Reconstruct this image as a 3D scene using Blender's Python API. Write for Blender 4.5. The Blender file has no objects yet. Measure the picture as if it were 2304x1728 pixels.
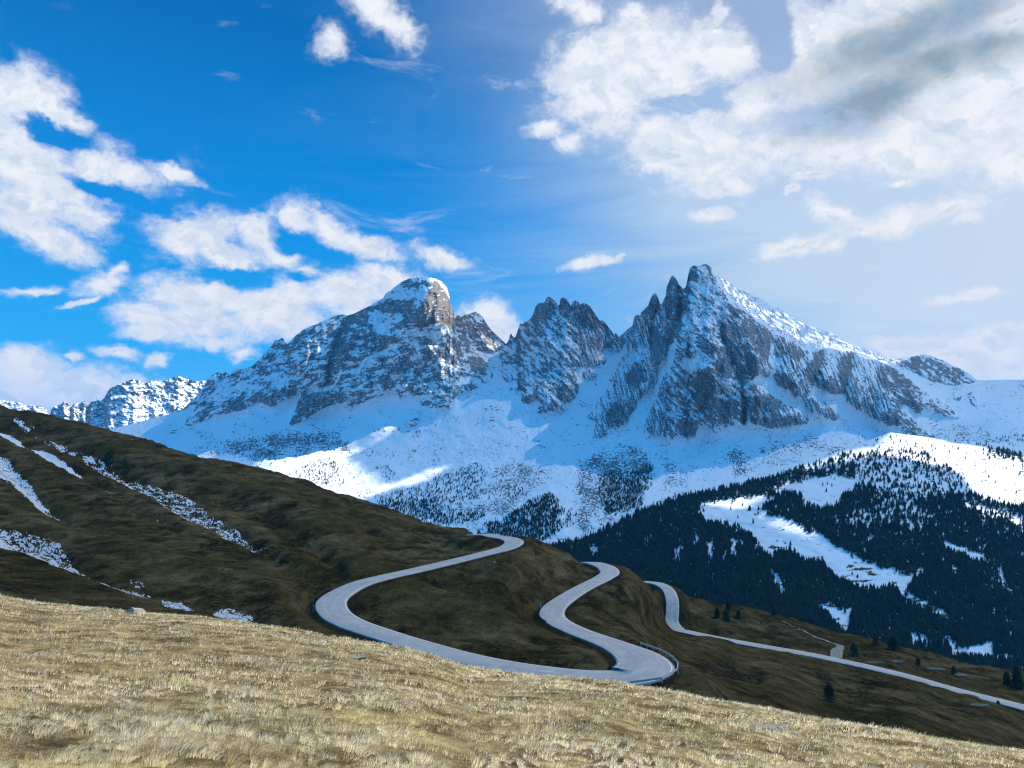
import bpy, math, random, time
import numpy as np
from mathutils import Vector
T0 = time.time()
rng = np.random.default_rng(7); random.seed(7)
S = bpy.context.scene
def rad(a): return math.radians(a)

# ------------------------------------------------------------------ camera
F, CU, CV, VH = 1741.0, 1152.0, 864.0, 1000.0          # focal length, centre and horizon in photo pixels (2304 wide)
PITCH = math.atan((VH - CV) / F)
cam = bpy.data.cameras.new('camera'); camo = bpy.data.objects.new('camera', cam); S.collection.objects.link(camo)
cam.sensor_width = 36; cam.lens = 36 * F / 2304; cam.clip_start = .1; cam.clip_end = 90000
camo.location = (0, 0, 0); camo.rotation_euler = (rad(90) + PITCH, 0, 0); S.camera = camo

# ------------------------------------------------------------------ light
SUN_AZ, SUN_EL = rad(55), rad(44)
SD = Vector((math.sin(SUN_AZ) * math.cos(SUN_EL), math.cos(SUN_AZ) * math.cos(SUN_EL), math.sin(SUN_EL)))
sl = bpy.data.lights.new('sun', 'SUN'); sl.energy = 5.; sl.angle = rad(.25); sl.color = (1, .91, .76)
so = bpy.data.objects.new('sun', sl); S.collection.objects.link(so); so.rotation_euler = SD.to_track_quat('Z', 'Y').to_euler()
S.view_settings.view_transform = 'Standard'; S.view_settings.look = 'None'; EXPO = 2.05; S.view_settings.exposure = math.log2(EXPO); S.view_settings.gamma = 1
S.cycles.max_bounces = 5; S.cycles.diffuse_bounces = 3; S.cycles.transparent_max_bounces = 8; S.cycles.volume_bounces = 0
S.cycles.sample_clamp_indirect = 3; S.cycles.use_denoising = True; S.cycles.denoising_prefilter = 'FAST'; S.cycles.filter_width = 1.3; S.cycles.use_light_tree = False

def azel(u, v):                                         # bearing and height (degrees) of a spot in the sky
    x = (u - CU) / F; y = -(v - CV) / F; c, s = math.cos(PITCH), math.sin(PITCH)
    X, Y, Z = x, c - y * s, s + y * c
    return math.degrees(math.atan2(X, Y)), math.degrees(math.atan2(Z, math.hypot(X, Y)))

class NT:
    def __init__(s, tree): s.t = tree; s.n = tree.nodes; s.l = tree.links
    def new(s, typ, **kw):
        n = s.n.new(typ)
        for k, v in kw.items(): setattr(n, k, v)
        return n
    def put(s, sock, v):
        if v is None: return
        if hasattr(v, 'is_output') or hasattr(v, 'links'): s.l.new(v, sock)
        else: sock.default_value = v
    def math(s, op, a, b=None, c=None, clamp=False):
        n = s.new('ShaderNodeMath', operation=op, use_clamp=clamp)
        s.put(n.inputs[0], a); s.put(n.inputs[1], b); s.put(n.inputs[2], c); return n.outputs[0]
    def vmath(s, op, a, b=None):
        n = s.new('ShaderNodeVectorMath', operation=op); s.put(n.inputs[0], a); s.put(n.inputs[1], b)
        return n.outputs['Value'] if op in ('LENGTH', 'DOT_PRODUCT', 'DISTANCE') else n.outputs[0]
    def mix(s, f, a, b):
        n = s.new('ShaderNodeMix', data_type='RGBA'); s.put(n.inputs[0], f)
        s.put(n.inputs[6], a if hasattr(a, 'links') else (*a, 1)); s.put(n.inputs[7], b if hasattr(b, 'links') else (*b, 1)); return n.outputs[2]
    def noise(s, vec, scale, detail=4, rough=.5, dist=0., lac=2.):
        n = s.new('ShaderNodeTexNoise'); s.put(n.inputs['Vector'], vec)
        n.inputs['Scale'].default_value = scale; n.inputs['Detail'].default_value = detail
        n.inputs['Roughness'].default_value = rough; n.inputs['Distortion'].default_value = dist; n.inputs['Lacunarity'].default_value = lac
        return n.outputs['Fac']
    def maprange(s, v, a, b, c=0., d=1., smooth=True):
        n = s.new('ShaderNodeMapRange'); n.interpolation_type = 'SMOOTHSTEP' if smooth else 'LINEAR'
        s.put(n.inputs[0], v)
        for i, x in enumerate((a, b, c, d)): n.inputs[i + 1].default_value = x
        return n.outputs[0]
    def ramp(s, f, stops):
        n = s.new('ShaderNodeValToRGB'); s.put(n.inputs[0], f); e = n.color_ramp.elements
        while len(e) < len(stops): e.new(.5)
        for i, (p, c) in enumerate(stops): e[i].position = p; e[i].color = (*c, 1)
        return n.outputs[0]
    def mapping(s, vec, loc=(0, 0, 0), rot=(0, 0, 0), scale=(1, 1, 1), typ='POINT'):
        n = s.new('ShaderNodeMapping', vector_type=typ); s.put(n.inputs[0], vec)
        n.inputs['Location'].default_value = loc; n.inputs['Rotation'].default_value = rot; n.inputs['Scale'].default_value = scale
        return n.outputs[0]
    def attr(s, name):
        return s.new('ShaderNodeAttribute', attribute_name=name).outputs['Fac']

# ------------------------------------------------------------------ sky: clear air and clouds by bearing and height
W = bpy.data.worlds.new('World'); S.world = W; W.use_nodes = True
def build_sky():
    t = NT(W.node_tree); t.n.clear()
    d = t.new('ShaderNodeTexCoord').outputs['Generated']
    sep = t.new('ShaderNodeSeparateXYZ'); t.put(sep.inputs[0], d); X, Y, Z = sep.outputs
    DEG = 57.29578
    az = t.math('MULTIPLY', t.math('ARCTAN2', X, Y), DEG); el = t.math('MULTIPLY', t.math('ARCSINE', Z), DEG)
    cmb = t.new('ShaderNodeCombineXYZ'); t.put(cmb.inputs[0], az); t.put(cmb.inputs[1], el); ae = cmb.outputs[0]
    # clear sky
    base = t.ramp(t.maprange(el, 0, 40, smooth=False), SKY_STOPS)
    sky = t.new('ShaderNodeTexSky', sky_type='NISHITA'); sky.sun_disc = False; sky.sun_elevation = SUN_EL; sky.sun_rotation = SUN_AZ; sky.altitude = 2200
    ns = t.vmath('MULTIPLY', sky.outputs[0], (.0008, .006, .008))
    base = t.vmath('ADD', base, ns)
    # thin high veil growing towards the sun
    ang = t.vmath('DOT_PRODUCT', d, (.497, .552, .669))
    veiln = t.noise(t.mapping(ae, scale=(.035, .20, 1), rot=(0, 0, rad(-9))), 1., 8, .6, .8)
    veil = t.math('ADD', t.maprange(ang, .66, .93, 0, .95), t.math('MULTIPLY', t.math('SUBTRACT', veiln, .5), 1.6))
    low = t.maprange(t.math('ADD', az, t.math('MULTIPLY', el, -.9)), -22, 32, 0, 1)
    veil = t.math('ADD', veil, t.math('MULTIPLY', low, .30)); veil = t.math('MULTIPLY', t.math('ADD', veil, t.math('MULTIPLY', t.maprange(az, -18, 8), .32)), t.maprange(az, -22, 16, .08, 1), clamp=True)
    veil = t.math('MULTIPLY', t.math('MULTIPLY', veil, t.maprange(az, 75, 110, 1, 0)), t.maprange(el, 29, 13, .50, 1))
    veilc = t.mix(t.maprange(ang, .7, .97), (.50, .70, .90), (.74, .83, .92))
    glow = t.math('MULTIPLY', t.maprange(el, 17, 4), t.maprange(az, 6, 30)); veilc = t.mix(t.math('MULTIPLY', glow, .8), veilc, (.84, .91, .97))
    col = t.mix(t.math('MULTIPLY', veil, .92), base, veilc)
    # clouds: billowed by bending the bearings with noise before measuring
    def vnoise(sc, det, amp, dist=0.):
        n = t.new('ShaderNodeTexNoise'); t.put(n.inputs['Vector'], t.mapping(ae, scale=(sc, sc * 1.25, 1))); n.inputs['Scale'].default_value = 1; n.inputs['Detail'].default_value = det; n.inputs['Roughness'].default_value = .58; n.inputs['Distortion'].default_value = dist
        return t.vmath('MULTIPLY', t.vmath('SUBTRACT', n.outputs['Color'], (.5, .5, .5)), (amp, amp * .8, 0))
    aw = t.vmath('ADD', ae, t.vmath('ADD', vnoise(.16, 2, 2.6), vnoise(1.1, 8, 1.15, .3)))
    def field(lst):
        out = None; src = aw; cnt = 0
        for (u, v, ru, rv, *r) in lst:
            cnt += 1
            if cnt % 12 == 0:                           # evaluated in batches, or the shader runs out of registers
                q = t.new('ShaderNodeVectorMath', operation='MULTIPLY_ADD'); t.put(q.inputs[0], out); q.inputs[1].default_value = (1e-9,) * 3; t.put(q.inputs[2], aw); src = q.outputs[0]
            a, e = azel(u, v); rot = r[0] if r else 0; w = r[1] if len(r) > 1 else 1.
            k = math.degrees(1 / F)
            m = t.mapping(src, (a, e, 0), (0, 0, rad(rot)), (ru * k, rv * k, 1), 'TEXTURE')
            f = t.math('SUBTRACT', 1., t.vmath('LENGTH', m))
            if w != 1.: f = t.math('MULTIPLY', f, w)
            f = t.math('MAXIMUM', f, -1.)
            out = f if out is None else t.new('ShaderNodeMath', operation='SMOOTH_MAX').outputs[0] if False else (
                lambda n: (t.put(n.inputs[0], out), t.put(n.inputs[1], f), t.put(n.inputs[2], .25), n.outputs[0])[-1])(t.new('ShaderNodeMath', operation='SMOOTH_MAX'))
        return out
    blobs = t.math('SUBTRACT', field(CLOUDS), t.math('MULTIPLY', t.maprange(field(HOLES), -1., .9), .9))
    n1 = t.noise(t.mapping(ae, scale=(.13, .17, 1)), 1., 11, .60, .25)
    n2 = t.noise(t.mapping(ae, loc=(3, 7, 0), scale=(.55, .75, 1)), 1., 8, .62, .4)
    n5 = t.noise(t.mapping(aw, loc=(11, 3, 0), scale=(1.3, 1.7, 1)), 1., 8, .68, .2)
    n = t.math('ADD', t.math('MULTIPLY', t.math('SUBTRACT', n1, .5), 1.7), t.math('ADD', t.math('MULTIPLY', t.math('SUBTRACT', n2, .5), 1.4), t.math('MULTIPLY', t.math('SUBTRACT', n5, .5), 1.1)))
    dens = t.math('ADD', blobs, t.math('MULTIPLY', n, .68))
    alpha = t.math('POWER', t.maprange(dens, -.20, .66), 1.2)
    alpha = t.math('MULTIPLY', alpha, t.maprange(dens, 0, .9, .72, 1))
    # loose wisps
    wisp = t.noise(t.mapping(ae, loc=(9, 2, 0), rot=(0, 0, rad(12)), scale=(.10, .3, 1)), 1., 9, .66, .8)
    wa = t.math('MULTIPLY', t.maprange(wisp, .57, .80), t.maprange(az, -35, 5, .25, .6))
    alpha = t.math('MAXIMUM', alpha, wa)
    # cloud shade: bright rims, grey thick bellies
    grey = field(GREYS)
    n3 = t.noise(t.mapping(ae, loc=(5, 1, 0), scale=(.12, .22, 1)), 1., 8, .55, .5)
    g = t.math('ADD', grey, t.math('MULTIPLY', t.math('SUBTRACT', n3, .5), 1.3))
    shade = t.maprange(g, -.50, .85)
    n4 = t.noise(t.mapping(ae, loc=(1, 4, 0), scale=(.35, .5, 1)), 1., 7, .6, .6)
    nA = t.noise(t.mapping(aw, scale=(.30, .42, 1)), 1., 6, .55, .2); nB = t.noise(t.mapping(t.vmath('ADD', aw, (.55, .55, 0)), scale=(.30, .42, 1)), 1., 6, .55, .2)
    relief = t.maprange(t.math('SUBTRACT', nB, nA), -.02, .075)              # sides turned away from the sun
    soft = t.math('MULTIPLY', t.math('ADD', t.math('MULTIPLY', t.maprange(n4, .42, .66), .55), t.math('MULTIPLY', relief, .55)), t.maprange(dens, .15, .9), clamp=True)
    cc = t.mix(soft, (.95, .97, 1.), (.62, .74, .87))
    cc = t.mix(t.math('MULTIPLY', shade, .93), cc, (.24, .35, .44))
    col = t.mix(alpha, col, cc)
    # away from the view the sky is the plain deep blue of high mountains, ground half is dim
    col = t.mix(t.maprange(Y, -.05, .25), BACK_SKY, col)
    col = t.mix(t.maprange(el, -8, -2), (.04, .08, .14), col)
    bg = t.new('ShaderNodeBackground'); t.put(bg.inputs[0], col); bg.inputs[1].default_value = 1 / EXPO
    o = t.new('ShaderNodeOutputWorld'); t.l.new(bg.outputs[0], o.inputs[0])
SKY_STOPS = [(0, (.16, .56, .97)), (.16, (.022, .43, .96)), (.38, (.005, .285, .80)), (.70, (.0005, .145, .475)), (1, (.0003, .10, .39))]
BACK_SKY = (.06, .46, 1.04)
def DC(l): return [(u * 1.0416, v * 1.0416, a * 1.0416, b * 1.0416, *r) for (u, v, a, b, *r) in l]
def R1(l): return [(1100 + x * .5443, y * .5443, a * .5443, b * .5443, *r) for (x, y, a, b, *r) in l]
def R2(l): return [(x * .4991, 100 + y * .4991, a * .4991, b * .4991, *r) for (x, y, a, b, *r) in l]
CLOUDS = R2([(90, 215, 190, 130), (210, 280, 230, 75, -25), (30, 420, 120, 190), (150, 540, 300, 120), (450, 520, 190, 110), (620, 565, 180, 90, -10), (790, 560, 130, 34, -25), (300, 640, 230, 90, -10), (110, 690, 230, 150), (360, 750, 170, 100, -20), (240, 860, 220, 80, -25), (80, 790, 140, 60),
    (1330, 790, 150, 105), (1500, 830, 230, 85, -30), (1170, 860, 200, 95), (900, 850, 230, 105), (810, 890, 150, 90, -30), (1010, 950, 210, 70, -15), (1650, 900, 210, 75, -15), (1300, 950, 230, 60),
    (860, 1130, 260, 95), (1000, 1130, 230, 110), (1300, 1120, 290, 120), (1560, 1110, 300, 130), (1760, 1050, 220, 85, -10), (640, 1225, 170, 70), (880, 1240, 320, 115), (1250, 1240, 340, 120), (1000, 1320, 240, 60), (650, 1305, 130, 40), (1110, 1385, 85, 52), (1640, 1200, 200, 90), (1380, 1010, 120, 70),
    (470, 1070, 145, 70, 15), (545, 1010, 60, 32, 20), (2010, 960, 170, 66, -15), (530, 1390, 95, 28, -12), (705, 1412, 56, 32, 20), (175, 1100, 120, 24, 15), (370, 1155, 90, 20, 20),
    (100, 1430, 210, 85), (150, 1520, 300, 110), (430, 1550, 180, 125), (60, 1570, 230, 90), (320, 1600, 240, 70), (640, 1530, 130, 52), (330, 1395, 60, 20), (2160, 1225, 160, 75)]) \
    + R1([(30, 1340, 150, 95, -25), (340, 15, 160, 60, -15), (420, 65, 90, 60, 10), (575, 60, 60, 34), (955, 30, 36, 60),
    (640, 170, 310, 125), (470, 225, 260, 130, 25), (860, 175, 280, 120, -15), (1010, 240, 160, 120), (370, 320, 200, 130), (680, 300, 330, 130), (450, 410, 300, 110), (240, 520, 110, 46, 15), (335, 580, 95, 66), (500, 490, 170, 90), (700, 550, 170, 95), (900, 570, 380, 125), (750, 640, 200, 90, -20), (920, 690, 170, 60), (1150, 610, 380, 120), (1500, 630, 440, 105), (1850, 630, 400, 100), (2110, 700, 200, 85, -25),
    (1100, 430, 230, 120, 25), (1350, 310, 230, 170, 35), (1310, 170, 140, 170, 20), (1500, 120, 290, 150, 20), (1750, 60, 340, 130), (1700, 320, 500, 280), (2100, 350, 280, 380), (2180, 80, 200, 220), (1950, 500, 400, 160),
    (960, 755, 170, 52), (905, 885, 95, 32), (1240, 797, 46, 18), (1330, 745, 120, 24), (1680, 762, 80, 26), (1250, 1022, 190, 56, 5), (1425, 1012, 62, 28, 30), (1440, 880, 130, 50, -30), (1550, 940, 140, 42), (1750, 900, 210, 55, 8), (1900, 870, 170, 52), (2000, 905, 80, 40), (400, 1078, 130, 42, 12), (480, 1062, 80, 26, 10), (545, 1040, 22, 16), (1950, 1212, 150, 26),
    (2000, 1460, 380, 75), (1780, 1425, 280, 45), (2120, 1400, 230, 70), (2150, 1510, 240, 90)]) + DC([(800, 8, 80, 52, -30), (862, 62, 80, 38, -35), (714, 98, 50, 38, 25)])
HOLES = R2([(1345, 900, 95, 48, -20), (1085, 1040, 120, 36), (1480, 950, 60, 28), (1360, 1025, 46, 18), (255, 385, 120, 30, -8), (480, 640, 110, 24, -10)]) + R1([(830, 420, 140, 20, -8), (1190, 240, 40, 50), (1150, 100, 60, 110)])
GREYS = R1([(1740, 150, 400, 105, 12), (1960, 80, 280, 90, 20), (1590, 395, 300, 105, 18), (1430, 460, 240, 60, 15), (1820, 250, 260, 80), (2050, 200, 180, 80)])
build_sky()
W.cycles.sampling_method = 'MANUAL'; W.cycles.sample_map_resolution = 512

# ------------------------------------------------------------------ helpers
def ray(u, v):
    u = np.asarray(u, float); v = np.asarray(v, float)
    x = (u - CU) / F; y = -(v - CV) / F; c, s = math.cos(PITCH), math.sin(PITCH)
    Y = c - y * s; return x / Y, (s + y * c) / Y
def at(u, v, D):
    a, b = ray(u, v); D = np.asarray(D, float); return np.stack([a * D, D + 0 * a, b * D], -1)
def project(P):                                         # world point to photo pixel
    c, s = math.cos(PITCH), math.sin(PITCH); f = P[..., 1] * c + P[..., 2] * s; y = -P[..., 1] * s + P[..., 2] * c
    return CU + F * P[..., 0] / f, CV - F * y / f
K5, K8, K6 = 500 / 2212, 800 / 2212, 600 / 2212
def crop(ox, oy, k, pts): return [(ox + a * k, oy + b * k) for a, b in pts]
G_ = rng.random((256, 256)) * 2 * np.pi; GX = np.cos(G_).astype('f4'); GY = np.sin(G_).astype('f4')
def perlin(x, y):
    x = np.asarray(x, 'f8'); y = np.asarray(y, 'f8'); xi = np.floor(x).astype('i8'); yi = np.floor(y).astype('i8')
    fx = (x - xi).astype('f4'); fy = (y - yi).astype('f4'); x0 = xi & 255; y0 = yi & 255; x1 = (xi + 1) & 255; y1 = (yi + 1) & 255
    sx = fx * fx * fx * (fx * (fx * 6 - 15) + 10); sy = fy * fy * fy * (fy * (fy * 6 - 15) + 10)
    a = GX[y0, x0] * fx + GY[y0, x0] * fy; b = GX[y0, x1] * (fx - 1) + GY[y0, x1] * fy
    c = GX[y1, x0] * fx + GY[y1, x0] * (fy - 1); d = GX[y1, x1] * (fx - 1) + GY[y1, x1] * (fy - 1)
    return (a + (b - a) * sx) * (1 - sy) + (c + (d - c) * sx) * sy
def fbm(x, y, octv=5, gain=.5, lac=2.03, ridged=False):
    out = 0; a = 1.; t = 0
    for i in range(octv):
        n = perlin(x + i * 37.7, y + i * 91.3) * 1.5
        if ridged: n = 1 - 2 * np.abs(n)
        out = out + a * n; t += a; a *= gain; x = x * lac; y = y * lac
    return out / t
def sstep(a, b, x): t = np.clip((x - a) / (b - a), 0, 1); return t * t * (3 - 2 * t)
def tps(pts):
    p = np.array(pts, float); X = p[:, :2] / 1000; n = len(X); r = np.linalg.norm(X[:, None] - X[None], axis=2)
    K = np.where(r > 0, r * r * np.log(r + 1e-12), 0) + 1e-5 * np.eye(n); Pm = np.hstack([np.ones((n, 1)), X])
    A = np.zeros((n + 3, n + 3)); A[:n, :n] = K; A[:n, n:] = Pm; A[n:, :n] = Pm.T
    w = np.linalg.solve(A, np.concatenate([np.log(p[:, 2]), np.zeros(3)]))
    def f(u, v):
        u = np.asarray(u, float) / 1000; v = np.asarray(v, float) / 1000; o = w[n] + w[n + 1] * u + w[n + 2] * v
        for i in range(n):
            r2 = (u - X[i, 0]) ** 2 + (v - X[i, 1]) ** 2; o = o + w[i] * .5 * r2 * np.log(r2 + 1e-14)
        return np.exp(o)
    return f
def inpoly(u, v, poly):
    u = np.asarray(u); v = np.asarray(v); ins = np.zeros(u.shape, bool); n = len(poly)
    for i in range(n):
        (x0, y0), (x1, y1) = poly[i], poly[(i + 1) % n]
        if y0 == y1: continue
        ins ^= ((y0 > v) != (y1 > v)) & (u < (x1 - x0) * (v - y0) / (y1 - y0) + x0)
    return ins
def segdist(u, v, line):
    d = np.full(np.shape(u), 1e9)
    for (x0, y0), (x1, y1) in zip(line[:-1], line[1:]):
        dx, dy = x1 - x0, y1 - y0; t = np.clip(((u - x0) * dx + (v - y0) * dy) / (dx * dx + dy * dy + 1e-9), 0, 1)
        d = np.minimum(d, np.hypot(u - x0 - t * dx, v - y0 - t * dy))
    return d
class Field:                                            # a traced mask held on a coarse grid, blurred, read back smoothly
    def __init__(s, u0, u1, v0, v1, st=2.):
        s.u0, s.v0, s.st = u0, v0, st; s.U, s.V = np.meshgrid(np.arange(u0, u1, st), np.arange(v0, v1, st)); s.a = np.zeros(s.U.shape)
    def poly(s, p, val=1., wob=3.):
        p = np.array(p); a = np.clip(((p.min(0) - 12 - (s.u0, s.v0)) / s.st).astype(int), 0, None); b = ((p.max(0) + 12 - (s.u0, s.v0)) / s.st).astype(int) + 1
        sl = np.s_[a[1]:max(b[1], a[1]), a[0]:max(b[0], a[0])]; U, V = s.U[sl], s.V[sl]
        if U.size == 0: return s
        uu = U + wob * 1.6 * fbm(U / 14, V / 14, 3); vv = V + wob * 1.6 * fbm(U / 14 + 50, V / 14 + 9, 3)
        m = inpoly(uu, vv, [tuple(q) for q in p]); s.a[sl][m] = val; return s
    def blur(s, sig):
        k = int(3 * sig / s.st) + 1; x = np.arange(-k, k + 1) * s.st; w = np.exp(-x * x / 2 / sig / sig); w /= w.sum()
        o = np.empty_like(s.a); pa = np.pad(s.a, ((0, 0), (k, k)), mode='edge')
        o[:] = sum(w[i] * pa[:, i:i + s.a.shape[1]] for i in range(2 * k + 1)); pa = np.pad(o, ((k, k), (0, 0)), mode='edge')
        s.a = sum(w[i] * pa[i:i + o.shape[0]] for i in range(2 * k + 1)); return s
    def copy(s):
        c = object.__new__(Field); c.__dict__ = dict(s.__dict__); c.a = s.a.copy(); return c
    def __call__(s, u, v):
        x = np.clip((u - s.u0) / s.st, 0, s.a.shape[1] - 1.001); y = np.clip((v - s.v0) / s.st, 0, s.a.shape[0] - 1.001)
        xi = x.astype(int); yi = y.astype(int); fx = x - xi; fy = y - yi; a = s.a
        return (a[yi, xi] * (1 - fx) + a[yi, xi + 1] * fx) * (1 - fy) + (a[yi + 1, xi] * (1 - fx) + a[yi + 1, xi + 1] * fx) * fy
def add_mesh(name, co, faces, attrs=None, mat=None, smooth=True, uv=None, parent=None):
    """faces: (n,3) or (n,4) int array"""
    co = np.asarray(co, 'f4').reshape(-1, 3); faces = np.asarray(faces, 'i4'); k = faces.shape[1]
    me = bpy.data.meshes.new(name); me.vertices.add(len(co)); me.vertices.foreach_set('co', co.ravel())
    me.loops.add(faces.size); me.loops.foreach_set('vertex_index', faces.ravel())
    me.polygons.add(len(faces)); me.polygons.foreach_set('loop_start', np.arange(0, faces.size, k, dtype='i4'))
    try: me.polygons.foreach_set('loop_total', np.full(len(faces), k, 'i4'))
    except Exception: pass
    me.polygons.foreach_set('use_smooth', np.full(len(faces), smooth, bool))
    for n, a in (attrs or {}).items():
        a = np.asarray(a, 'f4')
        at_ = me.attributes.new(n, 'FLOAT', 'POINT'); at_.data.foreach_set('value', a.ravel())
    if uv is not None:
        l = me.uv_layers.new(name='UVMap'); l.data.foreach_set('uv', np.asarray(uv, 'f4')[faces.ravel()].ravel())
    me.update(calc_edges=True); me.validate()
    if mat: me.materials.append(mat)
    o = bpy.data.objects.new(name, me); S.collection.objects.link(o)
    if parent: o.parent = parent
    return o
def tag(o, label=None, cat=None, group=None, kind=None):
    if label: o['label'] = label
    if cat: o['category'] = cat
    if group: o['group'] = group
    if kind: o['kind'] = kind
    return o
def gridfaces(r, c):
    i = np.arange(r * c).reshape(r, c); return np.stack([i[:-1, :-1], i[:-1, 1:], i[1:, 1:], i[1:, :-1]], -1).reshape(-1, 4)
def curve_v(pts):
    p = np.array(sorted(pts)); return lambda u: np.interp(u, p[:, 0], p[:, 1])
def back_rows(P, steps):                                # the far side of a ridge, falling away behind the crest
    top = P[-1]; d = top * (1, 1, 0); d /= np.linalg.norm(d, axis=1)[:, None]; rows = []
    nrm = fbm(top[:, 0] / 300, top[:, 1] / 300, 4)
    for (b, dz) in steps: rows.append(top + d * b + np.stack([0 * nrm, 0 * nrm, dz * (1 + .35 * nrm)], -1))
    return np.concatenate([P, np.array(rows)], 0)
def newmat(name):
    m = bpy.data.materials.new(name); m.use_nodes = True; t = NT(m.node_tree); b = t.n['Principled BSDF']
    b.inputs['Specular IOR Level'].default_value = .0; b.inputs['Roughness'].default_value = .9
    return m, t, b
def bump(t, b, h, dist, strength=1.):
    n = t.new('ShaderNodeBump'); n.inputs['Strength'].default_value = strength; n.inputs['Distance'].default_value = dist
    t.put(n.inputs['Height'], h); t.l.new(n.outputs[0], b.inputs['Normal'])

# ------------------------------------------------------------------ far mountains
c1 = lambda p: crop(400, 600, K5, p)
c2 = lambda p: crop(800, 600, K5, p)
c3 = lambda p: crop(1250, 575, K5, p)
c4 = lambda p: crop(1700, 650, K5, p)
c5 = lambda p: crop(400, 850, K5, p)
c6 = lambda p: crop(850, 850, K5, p)
c7 = lambda p: crop(1300, 850, K5, p)
c8 = lambda p: crop(1804, 900, K5, p)
e1 = lambda p: crop(0, 700, K8, p)
e2 = lambda p: crop(700, 560, K8, p)
e3 = lambda p: crop(1250, 560, K8, p)
e4 = lambda p: crop(1504, 800, K8, p)
e5 = lambda p: crop(600, 1128, K8, p)
e6 = lambda p: crop(1504, 1128, K8, p)
e7 = lambda p: crop(0, 1128, K8, p)
e8 = lambda p: crop(1100, 1100, K6, p)

SKYL = (c1([(60, 1410), (130, 1340), (210, 1260), (290, 1130), (340, 1080), (400, 1050), (430, 1055), (450, 1070), (465, 1050), (490, 1055), (520, 1085), (545, 1050), (590, 1010), (620, 1010), (650, 1025), (700, 1005), (750, 985), (800, 930), (900, 830), (950, 770), (965, 735), (1010, 725), (1030, 707), (1050, 715), (1090, 775), (1130, 730), (1180, 680), (1260, 620), (1330, 590), (1380, 575), (1440, 540), (1550, 495), (1640, 475), (1680, 490), (1760, 465), (1850, 420), (1950, 370), (2050, 310)])
    + c2([(300, 265), (350, 240), (400, 195), (460, 150), (530, 120), (600, 112), (680, 104), (740, 104), (800, 122), (850, 140), (885, 170), (905, 200), (920, 250), (935, 300), (940, 360), (965, 410), (980, 460), (985, 510), (992, 520), (1000, 492), (1015, 482), (1035, 490), (1060, 500), (1080, 480), (1110, 478), (1140, 470), (1160, 455), (1190, 448), (1215, 462), (1240, 470), (1270, 510), (1300, 560), (1340, 620), (1380, 660), (1440, 715), (1500, 770), (1520, 740), (1545, 655), (1560, 690), (1585, 710), (1605, 660), (1640, 562), (1655, 570), (1670, 575), (1680, 550), (1700, 552), (1740, 520), (1770, 470), (1790, 400), (1820, 362), (1870, 360), (1890, 345), (1900, 310), (1925, 296), (1960, 320), (2000, 360), (2010, 385), (2030, 385), (2035, 330), (2060, 300), (2090, 315), (2120, 350), (2145, 395), (2160, 350), (2190, 332), (2212, 334)])
    + c3([(245, 490), (270, 472), (300, 478), (335, 495), (380, 560), (440, 650), (465, 640), (490, 665), (540, 730), (580, 780), (600, 772), (630, 810), (690, 760), (735, 720), (765, 700), (780, 620), (800, 592), (840, 595), (855, 565), (880, 540), (920, 500), (950, 420), (975, 375), (1000, 376), (1020, 420), (1045, 490), (1060, 480), (1075, 440), (1100, 400), (1102, 320), (1125, 270), (1150, 210), (1165, 200), (1195, 220), (1220, 270), (1235, 300), (1255, 310), (1260, 330), (1290, 325), (1305, 280), (1320, 190), (1340, 120), (1370, 100), (1400, 95), (1420, 110), (1440, 100), (1465, 88), (1500, 85), (1540, 110), (1565, 150), (1572, 195), (1620, 210), (1700, 255), (1780, 310), (1900, 370), (2050, 430), (2200, 510)])
    + c4([(0, 75), (200, 200), (400, 310), (560, 380), (650, 405), (750, 440), (850, 490), (920, 545), (1000, 570), (1100, 600), (1200, 640), (1300, 680), (1400, 697), (1450, 695), (1530, 680), (1640, 655), (1700, 658), (1780, 680), (1880, 720), (1960, 765), (2050, 800), (2130, 850), (2200, 905)])
    + e4([(1960, 155), (2060, 150), (2212, 150)]) + [(2600, 868), (2900, 900), (330, 945), (240, 968), (100, 990), (-200, 1000), (380, 932)])
sky_v = curve_v(SKYL)
def dense(u0, u1, st): return np.arange(u0, u1, st)

MD = tps([(60, 1150, 2300), (400, 1150, 2200), (850, 1200, 2000), (1200, 1200, 1950), (1450, 1200, 1950), (1800, 1150, 2100), (2304, 1150, 2400), (2304, 1300, 2300), (60, 1300, 2100), (1200, 1300, 1850),
    (250, 1000, 3000), (430, 960, 3050), (650, 1000, 2600), (900, 1050, 2400), (1150, 1050, 2350), (1400, 1050, 2330), (1700, 1040, 2400), (1950, 1000, 2620), (2200, 1000, 2760), (2304, 1000, 2800),
    (430, 930, 3200), (700, 940, 2900), (930, 890, 2850), (1130, 880, 2800), (1280, 900, 2780), (1450, 980, 2500), (1550, 980, 2520), (1780, 960, 2600), (1950, 960, 2750), (2100, 930, 2950), (2250, 930, 3000),
    (430, 900, 3350), (480, 840, 3350), (600, 780, 3300), (720, 730, 3250), (850, 680, 3200), (950, 625, 3150), (1060, 700, 3450), (1139, 773, 3450), (1240, 670, 3150), (1320, 690, 3150), (1390, 760, 3200), (1470, 660, 2950),
    (1512, 620, 2930), (1585, 594, 2900), (1720, 679, 3200), (1865, 748, 3350), (2000, 800, 3400), (2100, 800, 3600), (2213, 856, 3500), (2304, 854, 3500),
    (700, 830, 3000), (900, 760, 2950), (1000, 700, 3000), (1240, 780, 2950), (1500, 800, 2700), (1600, 750, 2700), (1640, 850, 2600), (1750, 800, 2780), (1900, 850, 2880), (2050, 880, 3000)])

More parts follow.
